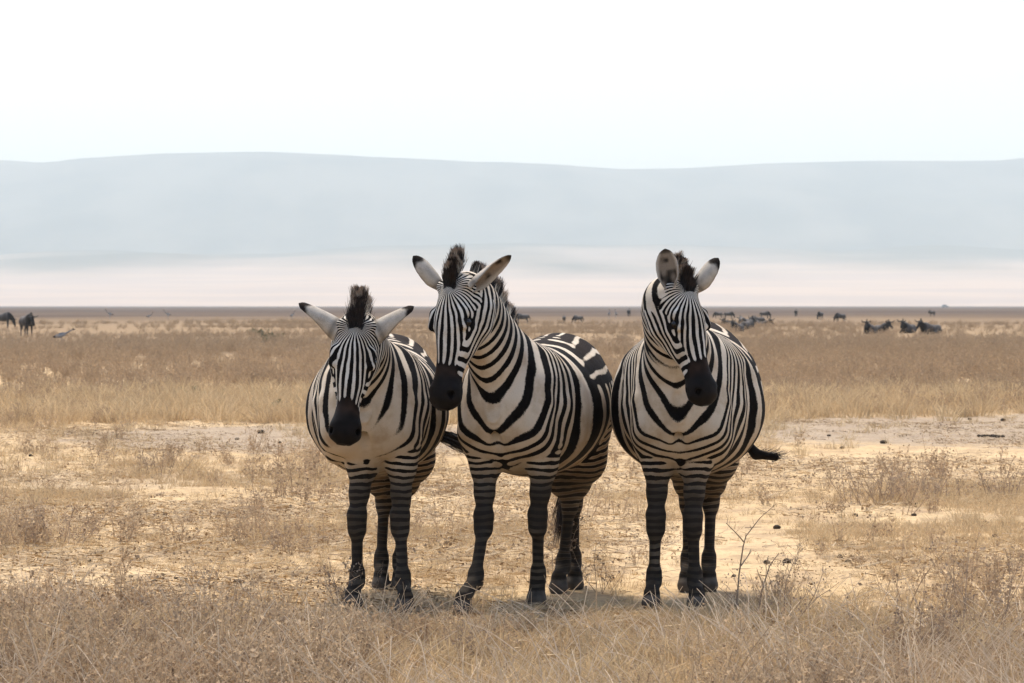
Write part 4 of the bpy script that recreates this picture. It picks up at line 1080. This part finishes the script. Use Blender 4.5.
# ------------------------------------------------------------------ animals and birds far out on the plain
M_FAUNA = m_vcol('wild_hide', rough=.8, spec=.15, amt=.2, sc=12)
M_HORN = m_plain('dark_horn', (.03, .027, .025), .5)
def sdf_mesh(prims, vox, colf, name):
    lo = np.min([p.lo for p in prims], 0); hi = np.max([p.hi for p in prims], 0)
    V, Q = surface_nets(prims, *[np.arange(lo[a], hi[a]+vox, vox) for a in range(3)])
    me = make_mesh(name, V, Q); fattr(me, 'col', colf(V), 'FLOAT_COLOR'); return me
X_, Y_, Z_ = np.eye(3)
def wilde(pose):
    pr = []; dz = {'stand': 0, 'lie': -.62, 'graze': 0}[pose]
    pr.append(loft('b', np.array([0, 0, dz]), X_, Y_, Z_, [(-.88, .08, 1.08, .86), (-.78, .20, 1.17, .72), (-.45, .25, 1.20, .64), (0, .27, 1.24, .60), (.35, .24, 1.36, .62), (.60, .17, 1.30, .74), (.74, .07, 1.15, .9)], .06))
    if pose == 'stand': n0, n1, h1 = (.60, 0, 1.12), (.92, 0, 1.12), (1.20, .02, .70)
    elif pose == 'graze': n0, n1, h1 = (.60, 0, 1.05), (.92, 0, .72), (1.05, .02, .22)
    else: n0, n1, h1 = (.60, 0, 1.12+dz), (.86, .05, 1.34+dz), (1.18, .12, 1.02+dz)
    pr.append(ecap('b', n0, n1, (.13, .22), (.10, .15), .06)); pr.append(ecap('b', n1, h1, (.095, .13), (.065, .07), .05))
    if pose == 'lie':
        for s in (1, -1):
            pr.append(ecap('b', (.45, s*.17, .22), (.72, s*.20, .07), .08, .045, .04)); pr.append(ecap('b', (.72, s*.2, .07), (.46, s*.22, .05), .045, .035, .03))
            pr.append(ecap('b', (-.55, s*.2, .26), (-.18, s*.28, .12), .15, .08, .05)); pr.append(ecap('b', (-.18, s*.28, .1), (-.5, s*.30, .05), .06, .035, .03))
    else:
        for s in (1, -1):
            pr.append(ecap('b', (.46, s*.14, .8), (.46, s*.13, .42), .10, .045, .05)); pr.append(ecap('b', (.46, s*.13, .42), (.46, s*.13, .03), .04, .035, .03))
            pr.append(ecap('b', (-.62, s*.14, .9), (-.60, s*.13, .55), .16, .07, .05)); pr.append(ecap('b', (-.60, s*.13, .55), (-.70, s*.13, .45), .06, .045, .03)); pr.append(ecap('b', (-.70, s*.13, .45), (-.66, s*.13, .03), .042, .035, .03))
    def colf(V):
        m = sstep(.30, .60, V[:, 0]+.12*noise3(V, 4, 2)); hi_ = sstep(.9+dz, 1.2+dz, V[:, 2])*(1-m)
        c = np.array([.085, .076, .070])*(1-m[:, None])+np.array([.020, .018, .018])*m[:, None]
        return c*(1+.7*hi_[:, None])*(1-.35*(noise3(V*np.array([6, .5, .5]), 1, 4)[:, None] > .2))
    body = sdf_mesh(pr, .045, colf, 'wildebeest_body')
    n1 = np.array(n1); dd = unit(np.array(h1)-n1); up = unit(np.cross(dd, Y_)); up = up if up[2] > 0 else -up
    hp_ = []
    for s in (1, -1):
        a = n1+up*.08+Y_*s*.04; b = a+Y_*s*.22+up*.02; c = b+Y_*s*.03+up*.18; hp_ += [ecap('h', a, b, .045, .03, .02), ecap('h', b, c, .03, .012, .02)]
    horns = sdf_mesh(hp_, .022, lambda V: np.tile([.03, .027, .025], (len(V), 1)), 'wildebeest_horns')
    r = Rib(); rm_ = Rib()
    for i in range(60):      # beard and mane and tail hair
        t = rng.uniform(); q = np.array(n0)*(1-t)+n1*t; r.strip([q-Z_*.12, q-Z_*rng.uniform(.25, .42)+rng.normal(0, .02, 3)], .03, .01, .2); rm_.strip([q+Z_*.12, q+Z_*rng.uniform(.2, .3)+rng.normal(0, .03, 3)], .03, .01, .2)
    mane = rm_.mesh('wildebeest_mane'); beard = r.mesh('wildebeest_beard'); r2 = Rib()
    for i in range(14): r2.strip([np.array([-.88, 0, 1.02+dz]), np.array([-.97+rng.normal()*.03, rng.normal()*.03, .75+dz*.8]), np.array([-.95+rng.normal()*.06, rng.normal()*.05, .42+dz*.55])], .03, .012, .2)
    tail = r2.mesh('wildebeest_tail')
    return [('body', body, M_FAUNA), ('horns', horns, M_HORN), ('mane', mane, M_HORN), ('beard', beard, M_HORN), ('tail', tail, M_HORN)]
WB = {k: wilde(k) for k in ('stand', 'lie', 'graze')}
def place_wb(pose, px, pyfoot, rz, label, group, sc=1.0):
    p = G(px, pyfoot); p[2] = float(gh(p[0], p[1])); o = empty('wildebeest', p, R(rz)); sc = sc*(.68 if px > 50 else .85); o.scale = (sc,)*3; tag(o, label, 'wildebeest', group)
    for nm, me, mt in WB[pose]: obj(nm, me, mt, o)
place_wb('stand', 27, 334, -62, 'standing dark wildebeest at far left, head towards the right', 'wildebeest at far left')
place_wb('graze', 2, 326.5, 20, 'dark wildebeest cut off by the left edge of the view', 'wildebeest at far left')
gw = 'wildebeest herd resting behind the right zebra'
for pose, px, py, rz, lb, s in (
    ('stand', 742, 327, 100, 'tallest wildebeest of the herd behind the right zebra, standing on its left side', .95),
    ('lie', 737, 332, 240, 'nearest wildebeest of the herd, lying lowest and furthest left in front', 1.1),
    ('lie', 748, 331, 60, 'dark wildebeest lying in the front of the herd, right of the nearest one', 1.2),
    ('lie', 755, 328, -110, 'wildebeest lying in the middle of the herd', 1.2),
    ('graze', 757, 325.5, 170, 'grazing wildebeest in the middle of the herd', .9),
    ('lie', 763, 327, -50, 'wildebeest lying at the right end of the herd', 1.15),
    ('lie', 729, 327, 230, 'grey wildebeest lying at the left end of the herd, next to the right zebra', 1.2),
    ('lie', 748, 324, 20, 'wildebeest lying at the back of the herd behind the tallest one', 1.1),
    ('graze', 729, 320, 10, 'wildebeest grazing beyond the herd, left', .8),
    ('graze', 718, 319.5, 190, 'wildebeest beyond the herd, nearest the right zebra ear side', .75),
    ('graze', 765, 320, 15, 'wildebeest grazing beyond the herd, right', .85)):
    place_wb(pose, px, py, rz, lb, gw, s)
gd = 'wildebeest dotted along the right plain'
for pose, px, py, rz, lb, s in (
    ('lie', 869, 334, 250, 'wildebeest lying furthest left in the row of four at right', 1.15), ('lie', 882, 334, 290, 'second wildebeest from the left in the row of four at right', 1.15),
    ('lie', 908, 333.5, 235, 'third wildebeest from the left in the row of four at right', 1.15), ('lie', 930, 334, 215, 'wildebeest lying furthest right in the row of four at right', 1.2),
    ('graze', 820, 320.5, 240, 'smaller of two dark wildebeest beyond the row of four, left one', .9), ('graze', 840, 321.5, 215, 'larger of two dark wildebeest beyond the row of four, right one', 1.0),
    ('stand', 796, 318, 80, 'lone tiny wildebeest between the herd and the pair', .9), ('stand', 932, 318, 120, 'lone tiny wildebeest beyond the rightmost lying one', .8)):
    place_wb(pose, px, py, rz, lb, gd, s)
gm = 'small dark animals beyond the middle zebra'
place_wb('graze', 522, 324.5, 190, 'dark wildebeest just behind the mane of the middle zebra', gm, .9)
place_wb('stand', 564, 322, 90, 'tiny dark wildebeest above the back of the middle zebra, left one', gm, .8)
place_wb('graze', 578, 322.5, 150, 'tiny dark wildebeest above the back of the middle zebra, right one', gm, .8)
place_wb('stand', 629, 317.8, 80, 'tiny wildebeest left of the right zebra, further left', gm, 1.0)
place_wb('stand', 643, 318, 80, 'tiny wildebeest left of the right zebra, nearer to it', gm, 1.0)
# birds
def crane(up):
    pr = [loft('b', np.array([0, 0, .62]), unit([1, 0, .22]), Y_, unit([-.22, 0, 1]), [(-.42, .03, .02, -.03), (-.28, .10, .06, -.09), (-.05, .15, .12, -.13), (.15, .12, .11, -.10), (.28, .05, .06, -.03)], .03)]
    hd = (.52, 0, 1.12) if up else (.62, 0, .92)
    pr += [ecap('b', (.22, 0, .70), (.40, 0, .88 if up else .80), .05, .028, .03), ecap('b', (.40, 0, .88 if up else .80), hd, .028, .026, .02), ecap('b', hd, (hd[0]+.05, 0, hd[2]), .05, .035, .02), ecap('b', (hd[0]+.05, 0, hd[2]), (hd[0]+.15, 0, hd[2]-.02), .018, .006, .01)]
    for s in (1, -1): pr += [ecap('b', (.0, s*.06, .55), (.02, s*.06, .28), .025, .016, .02), ecap('b', (.02, s*.06, .28), (0, s*.06, 0), .015, .014, .02)]
    def colf(V):
        back = sstep(.62, .72, V[:, 2]-.2*V[:, 0]); tail_ = sstep(-.22, -.34, V[:, 0])
        c = np.array([.36, .35, .34])*(1-back[:, None])+np.array([.05, .055, .07])*back[:, None]; c = c*(1-tail_[:, None])+np.array([.04, .03, .028])*tail_[:, None]
        n_ = sstep(.25, .32, V[:, 0])[:, None]; c = c*(1-n_)+np.array([.16, .165, .18])*n_
        k = sstep(hd[0]-.05, hd[0]-.02, V[:, 0])[:, None]; return c*(1-k)+np.array([.03, .025, .025])*k
    body = sdf_mesh(pr, .02, colf, 'crane_body'); r = Rib()
    for i in range(26): q = np.array([hd[0]-.01, 0, hd[2]+.03]); r.strip([q, q+unit(rng.normal(0, .5, 3)+np.array([-.6, 0, 1.]))*.13], .006, .004, 1)
    return [('body', body, M_FAUNA), ('crest', r.mesh('crane_crest'), M_STRAW)]
CR = {k: crane(k) for k in (True, False)}
def place_crane(up, px, py, rz, label, s=1.0, group='large grey birds walking on the plain'):
    p = G(px, py); s = s*.68; p[2] = float(gh(p[0], p[1])); o = empty('crane', p, R(rz)); o.scale = (s,)*3; tag(o, label, 'bird', group)
    for nm, me, mt in CR[up]: obj(nm, me, mt, o)
place_crane(False, 61, 346, 12, 'nearest large grey and black bird, stooping right, beside the standing wildebeest')
place_crane(True, 110, 320, 170, 'small pale bird far out, first to the right of the stooping bird', 1.2)
place_crane(True, 149, 319, 20, 'small dark bird far out, left of a close neighbour', 1.1)
place_crane(True, 168, 319.5, 200, 'small dark bird far out, right of a close neighbour', 1.2)
place_crane(True, 292, 322.5, 60, 'lone small bird by the left ear of the left zebra', 1.1)
place_crane(True, 609, 320.5, 80, 'left bird of the upright pair between middle and right zebra', 1.2)
place_crane(True, 616, 320.5, 100, 'right bird of the upright pair between middle and right zebra', 1.2)
# far vehicle
def truck():
    import bmesh
    def bx(name, lo, hi, mat, parent, bev=.05, taper=0):
        bm = bmesh.new(); bmesh.ops.create_cube(bm, size=1)
        for v in bm.verts:
            k = 1-taper*(v.co.z > 0); v.co = ((v.co.x*k+.5)*(hi[0]-lo[0])+lo[0], (v.co.y*k+.5)*(hi[1]-lo[1])+lo[1], (v.co.z+.5)*(hi[2]-lo[2])+lo[2])
        bmesh.ops.bevel(bm, geom=bm.edges[:], offset=bev, segments=2, affect='EDGES'); me = bpy.data.meshes.new(name); bm.to_mesh(me); bm.free(); return obj(name, me, mat, parent)
    p = G(945, 307.6); o = empty('safari_vehicle', p, R(15)); tag(o, 'tiny pale grey off-road vehicle on the horizon at right', 'vehicle')
    pm = m_plain('pale_paint', (.45, .46, .44), .4); gm_ = m_plain('dark_glass', (.03, .035, .04), .1); rm = m_plain('rubber', (.03, .03, .03), .8)
    bx('body', (-2.3, -.9, .5), (2.4, .9, 1.15), pm, o); bx('cabin', (-2.1, -.85, 1.15), (1.1, .85, 2.0), pm, o, taper=.12)
    bx('window', (-1.8, -.87, 1.3), (.8, -.80, 1.75), gm_, o, .01); bx('window', (-1.8, .80, 1.3), (.8, .87, 1.75), gm_, o, .01)
    for x_ in (-1.4, 1.5):
        for y_ in (-.85, .85):
            bm = bmesh.new(); bmesh.ops.create_cone(bm, segments=20, radius1=.4, radius2=.4, depth=.25, cap_ends=True); me = bpy.data.meshes.new('wheel'); bm.to_mesh(me); bm.free()
            wv = obj('wheel', me, rm, o); wv.location = (x_, y_, .4); wv.rotation_euler = (R(90), 0, 0)
truck()
